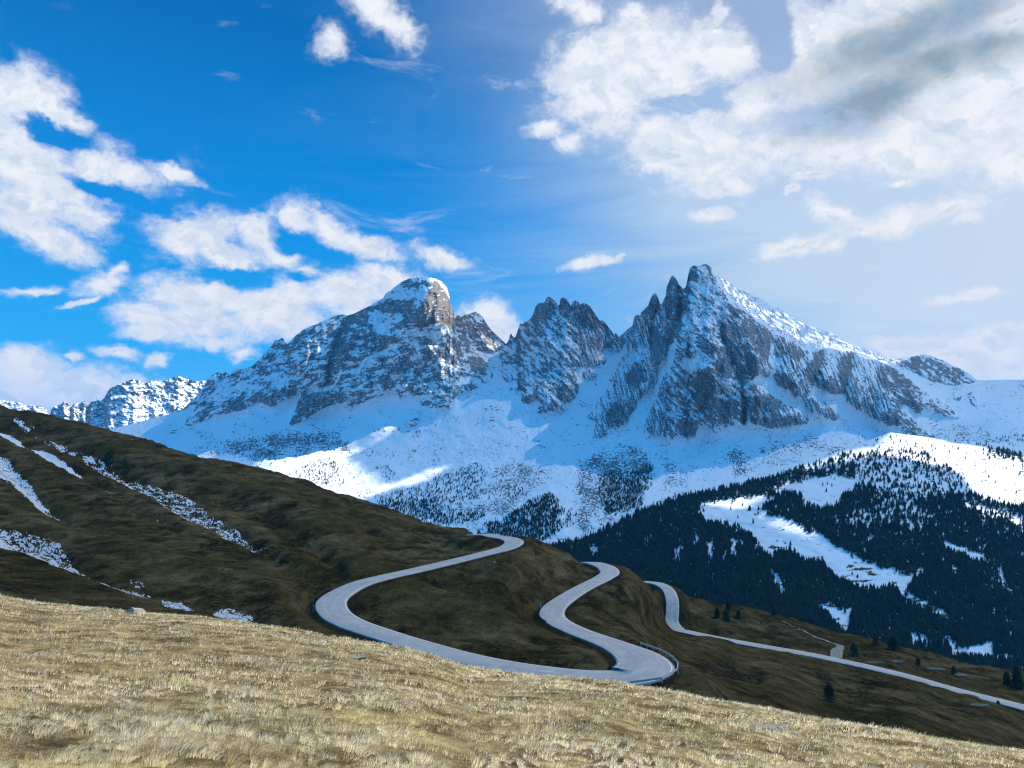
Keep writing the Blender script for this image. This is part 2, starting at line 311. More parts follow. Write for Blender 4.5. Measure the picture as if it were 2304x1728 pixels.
rock = Field(300, 2420, 560, 1060, 2.)
ROCKS = [
    SKYL[:1] and c1([(0, 1450), (90, 1390), (200, 1360), (90, 1540), (60, 1580), (110, 1590), (220, 1540), (260, 1550), (330, 1500), (380, 1470), (500, 1470), (640, 1430), (700, 1390), (830, 1350), (900, 1400), (950, 1400), (1050, 1340), (1200, 1260), (1240, 1250), (1180, 1400), (1100, 1560), (1130, 1585), (1300, 1510), (1400, 1430), (1520, 1380), (1640, 1360), (1670, 1420), (1740, 1400), (1850, 1350), (2000, 1290), (2160, 1215)])
    + c2([(400, 1225), (440, 1325), (600, 1270), (720, 1280), (900, 1290), (980, 1305), (1150, 1240), (1230, 1200), (1130, 1090), (1240, 1100), (1260, 1160), (1340, 1150), (1370, 1080), (1330, 1010), (1310, 920), (1240, 900), (1160, 760), (1100, 680), (1130, 640), (1140, 740), (1230, 830), (1330, 850), (1400, 860), (1500, 775), (1500, 500), (1200, 380), (990, 380), (700, 0), (0, 200)]) + [(380, 780), (380, 930)],
    c2([(1500, 780), (1440, 870), (1420, 1000), (1460, 1100), (1500, 1145), (1600, 1130), (1620, 1150), (1510, 1210), (1560, 1225), (1640, 1225), (1650, 1300), (1630, 1320), (1700, 1370), (1760, 1360), (1810, 1310), (1840, 1370), (1780, 1440), (1850, 1465), (1960, 1440), (2060, 1450), (2120, 1425), (2050, 1390), (2150, 1340), (2210, 1250)])
    + c3([(235, 1310), (215, 1250), (200, 1150), (215, 1110), (280, 1100), (380, 1105), (440, 1090), (430, 960), (500, 930), (560, 970), (640, 950), (690, 890), (690, 760), (640, 700), (400, 400), (100, 300)]) + c2([(1700, 200), (1500, 600)]),
    c3([(275, 1200), (280, 1130), (330, 1130), (410, 1180), (400, 1210), (340, 1237), (290, 1225)]),
    c3([(455, 1040), (490, 1015), (515, 1040), (480, 1100)]),
    c3([(700, 760), (712, 960), (640, 1060), (600, 1160), (560, 1190), (530, 1230), (540, 1270), (600, 1235), (560, 1310), (500, 1350), (420, 1440), (380, 1530), (320, 1600), (340, 1635), (400, 1620)])
    + c7([(190, 400), (165, 500), (160, 580), (190, 605), (260, 590), (380, 520), (480, 450), (560, 330), (600, 230), (640, 190), (690, 150)])
    + c3([(980, 1340), (1020, 1250), (1020, 1110), (1100, 1000), (1130, 930), (1120, 890), (1200, 850), (1190, 1000), (1130, 1130), (1060, 1230), (1020, 1340), (990, 1450), (940, 1560)])
    + c7([(690, 370), (665, 470), (700, 550), (760, 595), (850, 590), (930, 618), (1000, 560), (1100, 605), (1160, 590), (1200, 490), (1290, 490), (1380, 560), (1480, 490), (1590, 470), (1650, 460), (1690, 440), (1750, 470), (1890, 510), (2010, 475), (2100, 500)])
    + c4([(60, 1395), (130, 1395), (240, 1350), (320, 1385), (430, 1345), (500, 1355), (540, 1300), (480, 1240), (380, 1180), (300, 1150), (200, 1080), (100, 1000), (0, 950)])
    + c3([(2100, 1320), (1950, 1280), (1870, 1330), (1880, 1290), (2020, 1200), (2100, 1215), (2170, 1150), (2130, 1050), (2120, 960), (2150, 850), (2160, 790)])
    + c4([(170, 440), (100, 370), (0, 300)]) + c3([(1980, 620), (1850, 520), (1700, 400), (1600, 250), (1600, 150), (1500, 0), (1000, 200), (800, 500)]),
    c4([(175, 450), (170, 650), (210, 690), (260, 660), (230, 790), (180, 880), (200, 950), (300, 1000), (400, 1080), (480, 1100), (520, 1050), (570, 970), (590, 940), (640, 1000), (780, 1060), (870, 1040), (900, 1030), (910, 1130), (980, 1190), (1060, 1220), (1120, 1270), (1250, 1330), (1400, 1390), (1550, 1440), (1700, 1480), (1850, 1500), (1750, 1450), (1600, 1340), (1540, 1290), (1500, 1240), (1430, 1200), (1420, 1130), (1560, 1180), (1600, 1240), (1660, 1255), (1670, 1190), (1790, 1235), (1780, 1160), (1730, 1050), (1590, 960), (1520, 880), (1440, 820), (1300, 750), (1150, 700), (1020, 660), (950, 610), (870, 625), (680, 595), (600, 620), (500, 610), (340, 510), (250, 460)]),
    c4([(1790, 1060), (1860, 1100), (1950, 1180), (2030, 1300), (1920, 1280), (1800, 1240)]),
    c4([(1420, 730), (1520, 690), (1600, 600), (1700, 600), (1950, 660), (2212, 850), (2212, 925), (2080, 940), (1960, 960), (1850, 940), (1760, 920), (1620, 850), (1480, 780)]),
    c4([(1960, 1030), (2050, 1070), (2060, 1120), (1980, 1090)]), c4([(2100, 1040), (2190, 1010), (2212, 1180), (2130, 1130)]),
    c4([(480, 1070), (620, 1080), (740, 1170), (830, 1250), (820, 1310), (720, 1300), (580, 1250), (500, 1180)]),
    c2([(650, 1350), (830, 1270), (960, 1330), (930, 1400), (760, 1420), (680, 1400)]), c2([(500, 1560), (600, 1500), (660, 1550), (580, 1590)]),
]
for p in ROCKS: rock.poly(p)
for p in [c1([(1240, 1255), (1320, 1200), (1500, 1190), (1540, 1230), (1400, 1250)]), c2([(700, 1190), (780, 1110), (830, 1180), (760, 1240)]), c2([(1060, 1060), (1200, 1090), (1120, 1180), (1020, 1120)])]: rock.poly(p, .35)
rock_soft = rock.copy().blur(14); rock_edge = rock.copy().blur(2.2)
# how much snow the rock holds: 0 bare cliff, 1 well covered
hold = Field(300, 2420, 560, 1060, 2.); hold.a[:] = .55
for p, v in [
    (c2([(600, 560), (580, 480), (650, 380), (700, 280), (760, 200), (830, 150), (900, 200), (940, 330), (985, 520), (960, 600), (900, 570), (800, 555), (740, 640), (640, 630)]), .04),
    (c2([(180, 390), (330, 360), (480, 340), (600, 390), (600, 480), (560, 540), (460, 480), (400, 440), (250, 450)]), .10),
    (c2([(480, 190), (700, 130), (740, 160), (640, 220), (520, 260)]), .15), (c2([(380, 590), (450, 530), (560, 540), (500, 590), (400, 620)]), .1),
    (c2([(320, 250), (500, 200), (640, 230), (740, 170), (700, 260), (640, 370), (500, 320), (300, 340), (200, 360)]), .85),
    (c2([(130, 480), (400, 470), (480, 540), (380, 600), (560, 620), (700, 650), (600, 720), (300, 740), (180, 660)]), .80),
    (c2([(640, 650), (780, 560), (900, 600), (1000, 650), (900, 700), (700, 740)]), .85),
    (c2([(1000, 500), (1140, 560), (1300, 580), (1480, 770), (1400, 860), (1330, 850), (1230, 820), (1140, 720), (1120, 620), (980, 600)]), .30),
    (c2([(1140, 900), (1260, 900), (1320, 1000), (1310, 1060), (1240, 1080), (1140, 1020)]), .03), (c2([(980, 780), (1040, 760), (1050, 920), (1000, 930)]), .12),
    (c2([(380, 950), (560, 920), (600, 980), (520, 1060), (400, 1030)]), .25), (c2([(660, 860), (860, 820), (960, 800), (860, 900), (700, 940)]), .25),
    (c1([(1600, 590), (1700, 480), (1760, 470), (1700, 640), (1660, 800), (1600, 1000), (1480, 1050), (1500, 850), (1560, 700)]), .03),
    (c1([(1480, 1040), (1510, 1020), (1500, 1180), (1475, 1180)]), .05),
    (c1([(1780, 450), (1900, 430), (1910, 520), (1780, 700), (1700, 900), (1620, 960), (1660, 800), (1740, 600)]), .28),
    (c1([(1100, 780), (1180, 690), (1350, 600), (1400, 620), (1200, 800), (1090, 860)]), .3), (c1([(950, 740), (1090, 780), (1060, 860), (940, 800)]), .25),
    (c1([(380, 1400), (640, 1300), (900, 1250), (1200, 1200), (1220, 1260), (900, 1350), (640, 1430), (400, 1480)]), .28),
    (c1([(1250, 1250), (1500, 1250), (1700, 1270), (1640, 1350), (1300, 1500), (1110, 1580)]), .28),
    (c1([(700, 1100), (1000, 1050), (1200, 1100), (1000, 1180), (500, 1300), (300, 1330)]), .72), (c1([(2000, 850), (2212, 780), (2212, 700), (1900, 640), (1800, 720), (1900, 850)]), .3),
    (c2([(0, 1010), (120, 900), (360, 790), (500, 760), (300, 860), (100, 1040)]), .9), (c2([(860, 880), (780, 1010), (900, 960)]), .8),
    (c2([(1760, 500), (1830, 370), (1900, 310), (2000, 390), (1960, 500), (1800, 620), (1740, 640)]), .18), (c3([(40, 500), (60, 420), (140, 480), (150, 560), (60, 560)]), .15),
    (c3([(160, 480), (330, 490), (430, 650), (390, 740), (250, 700), (200, 600)]), .14), (c2([(1600, 700), (1640, 760), (1640, 1220), (1620, 1220), (1600, 900)]), .1),
    (c3([(0, 1290), (100, 1300), (190, 1400), (100, 1450), (20, 1430)]), .1), (c2([(1640, 1290), (1800, 1310), (1740, 1370), (1680, 1360)]), .15),
    (c2([(1900, 700), (2200, 700), (2200, 1150), (1900, 1000), (1700, 900)]), .62),
    (c3([(1310, 290), (1330, 130), (1390, 100), (1400, 200), (1350, 260)]), .08), (c3([(1510, 100), (1560, 140), (1570, 200), (1510, 180)]), .1),
    (c3([(1100, 330), (1160, 205), (1230, 300), (1240, 500), (1260, 640), (1200, 830), (1130, 870), (1110, 700), (1130, 560), (1080, 500)]), .10),
    (c3([(1250, 400), (1340, 380), (1300, 520), (1240, 640), (1230, 500)]), .12), (c3([(940, 450), (980, 380), (1040, 480), (1000, 560), (930, 600), (860, 600)]), .22),
    (c3([(940, 720), (1000, 700), (1110, 860), (1120, 940), (1010, 1110), (950, 1010), (930, 860)]), .10),
    (c3([(1400, 110), (1500, 120), (1520, 200), (1620, 300), (1720, 500), (1740, 600), (1600, 660), (1450, 700), (1260, 780), (1210, 830), (1280, 600), (1350, 420), (1380, 280), (1430, 200)]), .80),
    (c3([(1730, 480), (1830, 560), (1840, 640), (1780, 620), (1740, 560)]), .06),
    (c3([(1640, 680), (1830, 650), (1880, 800), (1840, 900), (1760, 1060), (1700, 950), (1640, 800)]), .10), (c3([(1860, 880), (1960, 920), (2020, 1100), (2000, 1240), (1870, 1320), (1780, 1150), (1800, 950)]), .16),
    (c3([(1590, 1040), (1680, 920), (1740, 1060), (1750, 1220), (1620, 1190)]), .08), (c3([(1430, 900), (1500, 840), (1580, 880), (1600, 950), (1500, 960)]), .12),
    (c3([(1400, 1200), (1540, 1110), (1600, 1250), (1600, 1380), (1480, 1490), (1400, 1540), (1370, 1400)]), .05), (c3([(1600, 1250), (1700, 1300), (1710, 1380), (1620, 1390)]), .12),
    (c3([(1240, 1080), (1400, 1000), (1540, 1040), (1480, 1130), (1300, 1190)]), .97), (c3([(1600, 1210), (1820, 1280), (1840, 1340), (1700, 1420), (1640, 1320)]), .75),
    (c3([(690, 1190), (800, 1100), (900, 1150), (900, 1250), (800, 1310), (700, 1270)]), .08), (c3([(760, 960), (880, 890), (930, 1000), (800, 1080), (700, 1100)]), .8),
    (c3([(1830, 600), (1960, 660), (1980, 900), (1900, 780)]), .15), (c3([(1980, 660), (2150, 760), (2140, 900), (2110, 1030), (2000, 940), (1960, 780)]), .18),
    (c3([(1000, 560), (1110, 520), (1110, 640), (1060, 800), (1000, 760), (980, 640)]), .6),
    (c7([(980, 480), (1040, 420), (1180, 430), (1160, 590), (1100, 605), (1010, 560)]), .12), (c7([(1640, 190), (1700, 200), (1680, 400), (1640, 460), (1620, 420)]), .06),
    (c7([(1680, 200), (1900, 170), (2050, 260), (2000, 350), (1750, 380), (1690, 330)]), .3), (c7([(1720, 420), (2200, 380), (2212, 480), (1890, 510)]), .2), (c7([(1200, 330), (1380, 230), (1600, 240), (1620, 420), (1300, 430)]), .25),
    (c7([(280, 330), (420, 200), (540, 330), (430, 470), (280, 520)]), .2),
    (c4([(0, 400), (120, 440), (160, 480), (120, 620), (0, 640)]), .15), (c4([(180, 500), (310, 480), (320, 640), (200, 660)]), .25), (c4([(340, 520), (480, 640), (460, 700), (380, 690), (320, 640)]), .1),
    (c4([(210, 850), (330, 850), (420, 960), (300, 1000), (200, 940)]), .1), (c4([(570, 720), (620, 620), (700, 600), (650, 800), (600, 950), (540, 900), (460, 850)]), .04),
    (c4([(840, 700), (930, 620), (980, 640), (960, 780), (900, 1000), (830, 900)]), .08), (c4([(650, 930), (800, 900), (860, 1000), (790, 1060), (660, 990)]), .12), (c4([(700, 660), (830, 650), (840, 850), (680, 880)]), .65),
    (c4([(1200, 740), (1380, 790), (1520, 900), (1600, 1050), (1560, 1180), (1420, 1100), (1300, 1050), (1230, 900)]), .22), (c4([(1040, 700), (1190, 730), (1200, 850), (1000, 900)]), .7), (c4([(1120, 1200), (1500, 1240), (1650, 1400), (1300, 1300)]), .35),
    (c4([(1440, 720), (1650, 670), (1900, 730), (2100, 850), (2000, 900), (1800, 830), (1560, 800)]), .3),
    ]: hold.poly(p, v, 2.)
hold.blur(3.5)
# ridges (+) and clefts (-) drawn on the massif: (points, push towards viewer in metres, half width in pixels)
RIDGES = [(c2([(700, 110), (740, 200), (650, 380), (590, 560)]), 45, 16), (c2([(800, 560), (1000, 660), (1010, 800), (1030, 1000)]), 34, 22), (c2([(985, 520), (960, 640)]), -30, 8),
    (c1([(1780, 450), (1680, 800), (1600, 1000)]), 45, 12), (c1([(1700, 480), (1620, 700), (1520, 1000), (1490, 1180)]), -75, 10), (c1([(1090, 775), (1070, 900)]), -40, 8), (c1([(1380, 590), (1250, 900), (1100, 1200)]), 30, 22),
    (c1([(1220, 1260), (1100, 1560)]), 35, 10), (c1([(200, 1360), (90, 1580)]), 30, 10), (c1([(640, 1100), (400, 1470)]), 25, 25), (c2([(360, 790), (100, 900), (0, 1010)]), -30, 8),
    (c2([(1190, 450), (1210, 650), (1300, 830)]), 35, 14), (c2([(1030, 485), (1060, 640)]), 30, 8), (c2([(1925, 300), (1880, 600), (1780, 900)]), 35, 14), (c2([(1600, 700), (1620, 900), (1635, 1220)]), -60, 5),
    (c2([(2020, 390), (2000, 700), (1960, 1000)]), -35, 12), (c3([(70, 420), (110, 700)]), 28, 8), (c3([(150, 560), (200, 700)]), -30, 7), (c3([(330, 500), (380, 800)]), 30, 12), (c3([(200, 480), (230, 700), (330, 1000)]), 20, 9),
    (c3([(1165, 210), (1170, 500), (1180, 850)]), 40, 10), (c3([(1050, 490), (970, 640), (980, 900)]), -55, 7), (c3([(1255, 330), (1240, 600), (1150, 880)]), -70, 9), (c3([(980, 380), (900, 600), (760, 900)]), 35, 14), (c3([(1080, 520), (1010, 700), (1040, 1000)]), 30, 9),
    (c3([(1100, 1000), (1000, 1120), (900, 1300)]), 30, 12), (c3([(850, 600), (830, 1000), (700, 1250), (650, 1500)]), 30, 16), (c3([(1350, 250), (1300, 500), (1200, 760)]), 30, 12),
    (c3([(1600, 250), (1700, 420), (1830, 620), (1920, 850), (2010, 1050), (2000, 1230), (1860, 1340)]), 50, 12), (c3([(1640, 680), (1700, 950), (1760, 1080)]), -45, 9), (c3([(1500, 700), (1600, 950), (1560, 1100), (1590, 1250)]), 30, 12),
    (c3([(1540, 1110), (1600, 1280), (1560, 1450)]), 40, 10), (c3([(1600, 1250), (1700, 1400), (1870, 1340)]), -30, 9), (c7([(1640, 150), (1650, 300), (1650, 450)]), -60, 6), (c7([(1160, 330), (1000, 560)]), -30, 6), (c7([(1360, 230), (1200, 330)]), -25, 6),
    (c3([(1980, 660), (1990, 900)]), -45, 6), (c4([(180, 440), (170, 650), (180, 880)]), -40, 12), (c4([(690, 600), (650, 780), (590, 950)]), -65, 8), (c4([(720, 640), (700, 900), (760, 1050)]), 25, 14), (c4([(950, 620), (960, 780), (880, 1040)]), -55, 7),
    (c4([(1020, 680), (1000, 1000)]), 30, 12), (c4([(1300, 760), (1250, 1000), (1400, 1130)]), 25, 14), (c4([(1520, 900), (1400, 1100)]), 25, 9), (c4([(340, 520), (360, 700)]), 25, 8), (c4([(560, 700), (470, 900)]), 25, 8), (c4([(1440, 1100), (1380, 800)]), -25, 6)]
ARETE = c3([(1572, 195), (1610, 260), (1700, 400), (1850, 540), (1980, 640), (2100, 720)]) + c4([(100, 370), (250, 460), (340, 510), (500, 610), (680, 598), (870, 627), (950, 612), (1020, 660), (1150, 700), (1300, 750), (1440, 820)])
arete_v = curve_v(ARETE)
relief = Field(300, 2420, 560, 1060, 3.)
for line, amt, w in RIDGES:
    L = np.array(line); a = np.clip(((L.min(0) - 4 * w - (300, 560)) / 3).astype(int), 0, None); b = ((L.max(0) + 4 * w - (300, 560)) / 3).astype(int)
    sl_ = np.s_[a[1]:b[1], a[0]:b[0]]; d = segdist(relief.U[sl_], relief.V[sl_], line); relief.a[sl_] += amt * np.clip(np.exp(-np.abs(d) / w) - .019, 0, None)
relief.blur(2.)

def mountain_D(U, V, detail=True):
    D = MD(U, V); R = rock_soft(U, V); E = rock_edge(U, V)
    fl = (U > 1600) & (U < 2030); over = np.clip(arete_v(U) - V, 0, None) * fl; D = D + over * 2.6
    D = D - 75 * R - relief(U, V) * (.35 + .65 * E) - 14 * sstep(.3, .9, E)
    if detail:
        wu = U + 16 * fbm(U / 60, V / 60, 3); wv = V + 16 * fbm(U / 60 + 9, V / 60 + 4, 3)
        th = np.interp(U, [500, 1000, 1180, 1300, 1500, 1700, 2000], [.45, .35, .2, .1, -.25, -.35, -.6])  # dip of the beds along the range
        a = wu * np.cos(th) - wv * np.sin(th); b = wu * np.sin(th) + wv * np.cos(th)
        butt = fbm(wu / 46, wv / 130, 4, .55, ridged=True); beds = fbm(a / 60, b / 15, 5, .62); grit = fbm(a / 13, b / 6, 4, .7)
        fl2 = 1 - .75 * sstep(0, 12, over)
        D = D - R * fl2 * (42 * butt + 18 * beds + 7 * grit) - (1 - R) * (20 * fbm(U / 110, V / 70, 4, .55) + 3. * fbm((U - 1450 + 14 * fbm(U / 80, V / 80, 2)) / 20 * np.interp(V, [900, 1200], [1.5, .8]), V / 110, 4, .6) + 1.2 * fbm(U / 7, V / 6, 3))
    return D

speck = Field(60, 2420, 850, 1330, 2.)                   # bare stones and dwarf pines showing through the snow
speck.a[:] = .2
for p, v in [(c5([(500, 620), (900, 540), (1500, 500), (1700, 620), (1750, 740), (1300, 760), (900, 800), (300, 760)]), .60), (c5([(0, 560), (500, 520), (900, 560), (700, 620), (0, 680)]), .3), (c5([(1300, 620), (1470, 620), (1480, 710), (1330, 700)]), .5),
    (c6([(1100, 880), (1450, 860), (1700, 900), (1600, 1100), (1500, 1180), (1250, 1200), (1080, 1100)]), .5), (c6([(940, 380), (1100, 260), (1330, 280), (1260, 420), (950, 520)]), .30), (c6([(350, 700), (700, 640), (860, 780), (500, 840), (300, 850)]), .28),
    (c6([(1100, 740), (1300, 620), (1350, 680), (900, 880)]), .35), (c6([(1480, 500), (1700, 440), (1500, 560)]), .35), (c6([(700, 1330), (1250, 1200), (1500, 1190), (1250, 1380), (1000, 1400)]), .6), (c6([(260, 460), (440, 380), (450, 460), (360, 480)]), .5), (c6([(280, 570), (500, 510), (400, 600)]), .4),
    (c7([(0, 850), (300, 690), (640, 680), (750, 850), (720, 1000), (640, 1150), (700, 1250), (200, 1340), (0, 1400)]), .62), (c7([(700, 650), (820, 720), (1080, 980), (1100, 1050), (850, 1140), (860, 900)]), .45), (c7([(1000, 800), (1140, 830), (1220, 720), (1200, 900), (1130, 1000)]), .38),
    (c7([(1480, 780), (1550, 640), (1620, 680), (1740, 850), (1700, 980), (1580, 980)]), .55), (c7([(1700, 700), (1800, 720), (1850, 900), (1740, 880)]), .35), (c7([(1880, 580), (2212, 620), (2212, 830), (1900, 930)]), .42),
    (c4([(100, 1500), (500, 1480), (800, 1500), (960, 1600), (850, 1659), (0, 1659)]), .45), (c4([(1100, 1400), (1300, 1420), (1250, 1500)]), .3), (c8([(880, 300), (1300, 330), (1500, 420), (1900, 520), (1600, 560), (1000, 400)]), .5),
    (c8([(1250, 230), (1700, 330), (2212, 430), (2212, 560), (1700, 480), (1400, 330)]), .5), (c8([(1350, 130), (1700, 250), (1800, 330), (1500, 300)]), .35), (c7([(0, 1400), (650, 1320), (450, 1420), (0, 1560)]), .55)]: speck.poly(p, v, 4.)
speck.blur(7)

def mountain_attrs(U, V, P, over):
    # facing, from the mesh itself
    du = np.gradient(P, axis=1); dv = np.gradient(P, axis=0); N = np.cross(du, dv); N /= np.linalg.norm(N, axis=2)[..., None] + 1e-9
    nz = np.abs(N[..., 2])
    E = rock_edge(U, V); H = hold(U, V)
    th = np.interp(U, [500, 1000, 1180, 1300, 1500, 1700, 2000], [.45, .35, .2, .1, -.3, -.35, -.6])
    wu = U + 5 * fbm(U / 25, V / 25, 3); wv = V + 5 * fbm(U / 25 + 9, V / 25 + 4, 3)
    a = wu * np.cos(th) - wv * np.sin(th); b = wu * np.sin(th) + wv * np.cos(th)
    led = fbm(a / 34, b / 10, 3, .6) * 1.05 + fbm(a / 9., b / 4., 3, .7) * .75; big = fbm(U / 40, V / 28, 3)
    s = (H - .56) * 2.1 + (nz - .50) * .8 + led * 1.75 + big * .55
    s = np.maximum(s, (fbm(a / 16, b / 2.3, 3, .6) - .30 + .12 * H) * 2.6)
    rocky = 1 - sstep(-.16, .16, s); rocky = rocky * sstep(.25, .6, E + .25 * led)
    sp = speck(U, V); n = fbm(U / 4.6 + fbm(U / 30, V / 30, 2) * 3, V / 3.2, 3, .65)
    dots = sstep(.10, .30, n + (sp - .40) * 1.0 + .45 * big) * sstep(.03, .15, sp)
    flank = sstep(0, 6, over); fd = flank * sstep(.10, .38, fbm(a / 16, b / 4, 5, .7) + .10) * .8
    return np.clip(np.maximum(np.maximum(rocky * (1 - flank), dots * .9), fd), 0, 1), H, E
def build_mountain():
    U1 = dense(-120, 2560, 1.45); nv = 470; st = np.linspace(0, 1, nv)
    vb = np.interp(U1, [-120, 1300, 1700, 2560], [1330, 1330, 1270, 1190]); vt = sky_v(U1) - 1.2 * np.abs(fbm(U1 / 6, U1 * 0, 4)) * sstep(430, 520, U1) * (U1 < 2200)
    U = np.repeat(U1[None], nv, 0); V = vb[None] + (vt - vb)[None] * (st ** .82)[:, None]
    D = mountain_D(U, V); P = at(U, V, D)
    over = np.clip(arete_v(U) - V, 0, None) * ((U > 1600) & (U < 2030))
    r, H, E = mountain_attrs(U, V, P, over)
    steps = [(12, -6), (60, -60), (220, -260), (600, -560), (1200, -900)]
    P2 = back_rows(P, steps); k = len(steps)
    ext = lambda a, val: np.concatenate([a, np.full((k, a.shape[1]), val)], 0)
    m, t, b = newmat('snow_and_dolomite')
    pos = t.new('ShaderNodeNewGeometry').outputs['Position']
    rk = t.attr('rocky'); tan = t.attr('tan')
    fine = t.noise(pos, .16, 4, .65); fine2 = t.noise(t.mapping(pos, scale=(1, 1, 2.6)), .07, 6, .68); streak = t.noise(t.mapping(pos, scale=(1, 1, .12)), .11, 5, .6)
    f = t.math('ADD', rk, t.math('MULTIPLY', t.math('SUBTRACT', fine, .5), .9)); fac = t.maprange(f, .34, .60)
    grey = t.ramp(t.math('ADD', t.math('MULTIPLY', fine2, .6), t.math('MULTIPLY', streak, .4)), [(.34, (.07, .075, .08)), (.5, (.22, .225, .23)), (.64, (.42, .415, .40))])
    warm = t.ramp(streak, [(.25, (.10, .082, .068)), (.5, (.19, .16, .135)), (.75, (.33, .285, .25))])
    rc = t.mix(tan, grey, warm)
    sn = t.mix(t.noise(pos, .012, 4, .5), (.74, .78, .82), (.82, .85, .88))
    t.put(b.inputs['Base Color'], t.mix(fac, sn, rc)); b.inputs['Specular IOR Level'].default_value = .0
    hh = t.math('ADD', t.math('MULTIPLY', fac, t.noise(pos, .09, 6, .7)), t.math('MULTIPLY', t.noise(pos, .03, 5, .5), .25))
    bump(t, b, hh, 9, .8)
    tower = Field(300, 2420, 560, 1060, 2.)
    for p, v in [(c2([(600, 560), (640, 400), (760, 200), (850, 140), (920, 200), (990, 520), (960, 600), (800, 555), (740, 640), (640, 640)]), .7), (c2([(1000, 490), (1240, 460), (1500, 780), (1330, 850), (1140, 720), (980, 600)]), .55),
                 (c3([(1400, 1200), (1540, 1110), (1600, 1250), (1600, 1380), (1480, 1490), (1400, 1540), (1370, 1400)]), .6), (c3([(690, 1190), (800, 1150), (830, 1300), (700, 1270)]), .5), (c3([(1830, 900), (2010, 1000), (2000, 1240), (1870, 1320)]), .5),
                 (c4([(880, 650), (950, 640), (930, 900), (860, 900)]), .5), (c3([(820, 750), (890, 750), (880, 870), (840, 880)]), .5), (c3([(1310, 290), (1340, 130), (1390, 180), (1350, 260)]), .4), (c7([(1000, 430), (1180, 430), (1100, 600)]), .3)]: tower.poly(p, v, 2)
    tower.blur(4)
    o = add_mesh('mountain', P2, gridfaces(nv + k, len(U1)), {'rocky': ext(r, .5).ravel(), 'tan': ext(tower(U, V), 0).ravel()}, m)
    return tag(o, kind='structure')
build_mountain()
print('mountain', time.time() - T0)

# two more distant ranges on the left
def far_range(sk, D0, u0, u1, vb, seed, amp, name='mountain'):
    f = curve_v(sk); U1 = dense(u0, u1, 1.5); nv = 130; st = np.linspace(0, 1, nv)
    vt = f(U1); U = np.repeat(U1[None], nv, 0); V = vb + (vt - vb)[None] * st[:, None]
    D = D0 * (1 - .16 * (V - vt[None]) / 100) - amp * fbm(U / 40 + seed, V / 38, 5, .55, ridged=True) * .5 - amp * .3 * fbm(U / 12 - V / 20, V / 9, 4, .6)
    P = at(U, V, D); du = np.gradient(P, axis=1); dv = np.gradient(P, axis=0); N = np.cross(du, dv); N /= np.linalg.norm(N, axis=2)[..., None] + 1e-9
    r = 1 - sstep(-.15, .2, (np.abs(N[..., 2]) - .74) * 1.6 + fbm(U / 9, V / 5, 4, .7) * 1.5 + sstep(0, 90, V - vt[None]) * .4)
    P2 = back_rows(P, [(30, -20), (300, -250), (1500, -900)]); r = np.concatenate([r, np.full((3, len(U1)), .4)], 0)
    return tag(add_mesh(name, P2, gridfaces(nv + 3, len(U1)), {'rocky': r.ravel(), 'tan': 0 * r.ravel()}, bpy.data.materials['snow_and_dolomite']), kind='structure')
far_range(e1([(-400, 900), (200, 760), (305, 660), (320, 610), (340, 590), (380, 580), (400, 560), (420, 570), (440, 600), (460, 575), (500, 572), (525, 558), (545, 595), (570, 560), (600, 550), (625, 560), (650, 540), (670, 500), (690, 475), (740, 455), (790, 435), (830, 422), (870, 430), (900, 447), (960, 428), (1000, 437), (1040, 430), (1080, 410), (1110, 403), (1140, 415), (1200, 430), (1240, 440), (1270, 428), (1290, 440), (1330, 470), (1500, 560), (2000, 700)]), 5600, -60, 640, 1010, 3, 170)
far_range([(-300, 930), (0, 898), (20, 903), (45, 906), (60, 913), (75, 909), (95, 915), (108, 925), (115, 938), (180, 960), (300, 990)], 9800, -300, 300, 1005, 31, 260)

# ------------------------------------------------------------------ near hillside with the road
HILL_SKY = (e1([(-400, 500), (0, 590), (100, 620), (250, 660), (400, 700), (600, 735), (780, 768), (870, 780), (960, 810), (1150, 880), (1250, 900), (1400, 930), (1700, 990), (1900, 1040), (2000, 1095), (2212, 1160)])
    + c6([(200, 1330), (450, 1430), (650, 1480), (800, 1492), (1000, 1512)]) + e5([(1300, 205), (1400, 214), (1500, 219), (1600, 224), (1680, 235), (1750, 270), (1850, 310), (1950, 350), (2040, 383)])
    + e8([(950, 616), (1000, 622), (1080, 640), (1200, 690), (1310, 765), (1400, 775), (1500, 790), (1600, 830), (1750, 900), (1900, 950)]) + e6([(0, 522), (100, 560), (400, 650), (700, 710), (1000, 790), (1200, 840), (1400, 900), (1650, 950), (1900, 1010), (2212, 1052)]) + [(2700, 1590)])
hill_v = curve_v(HILL_SKY)
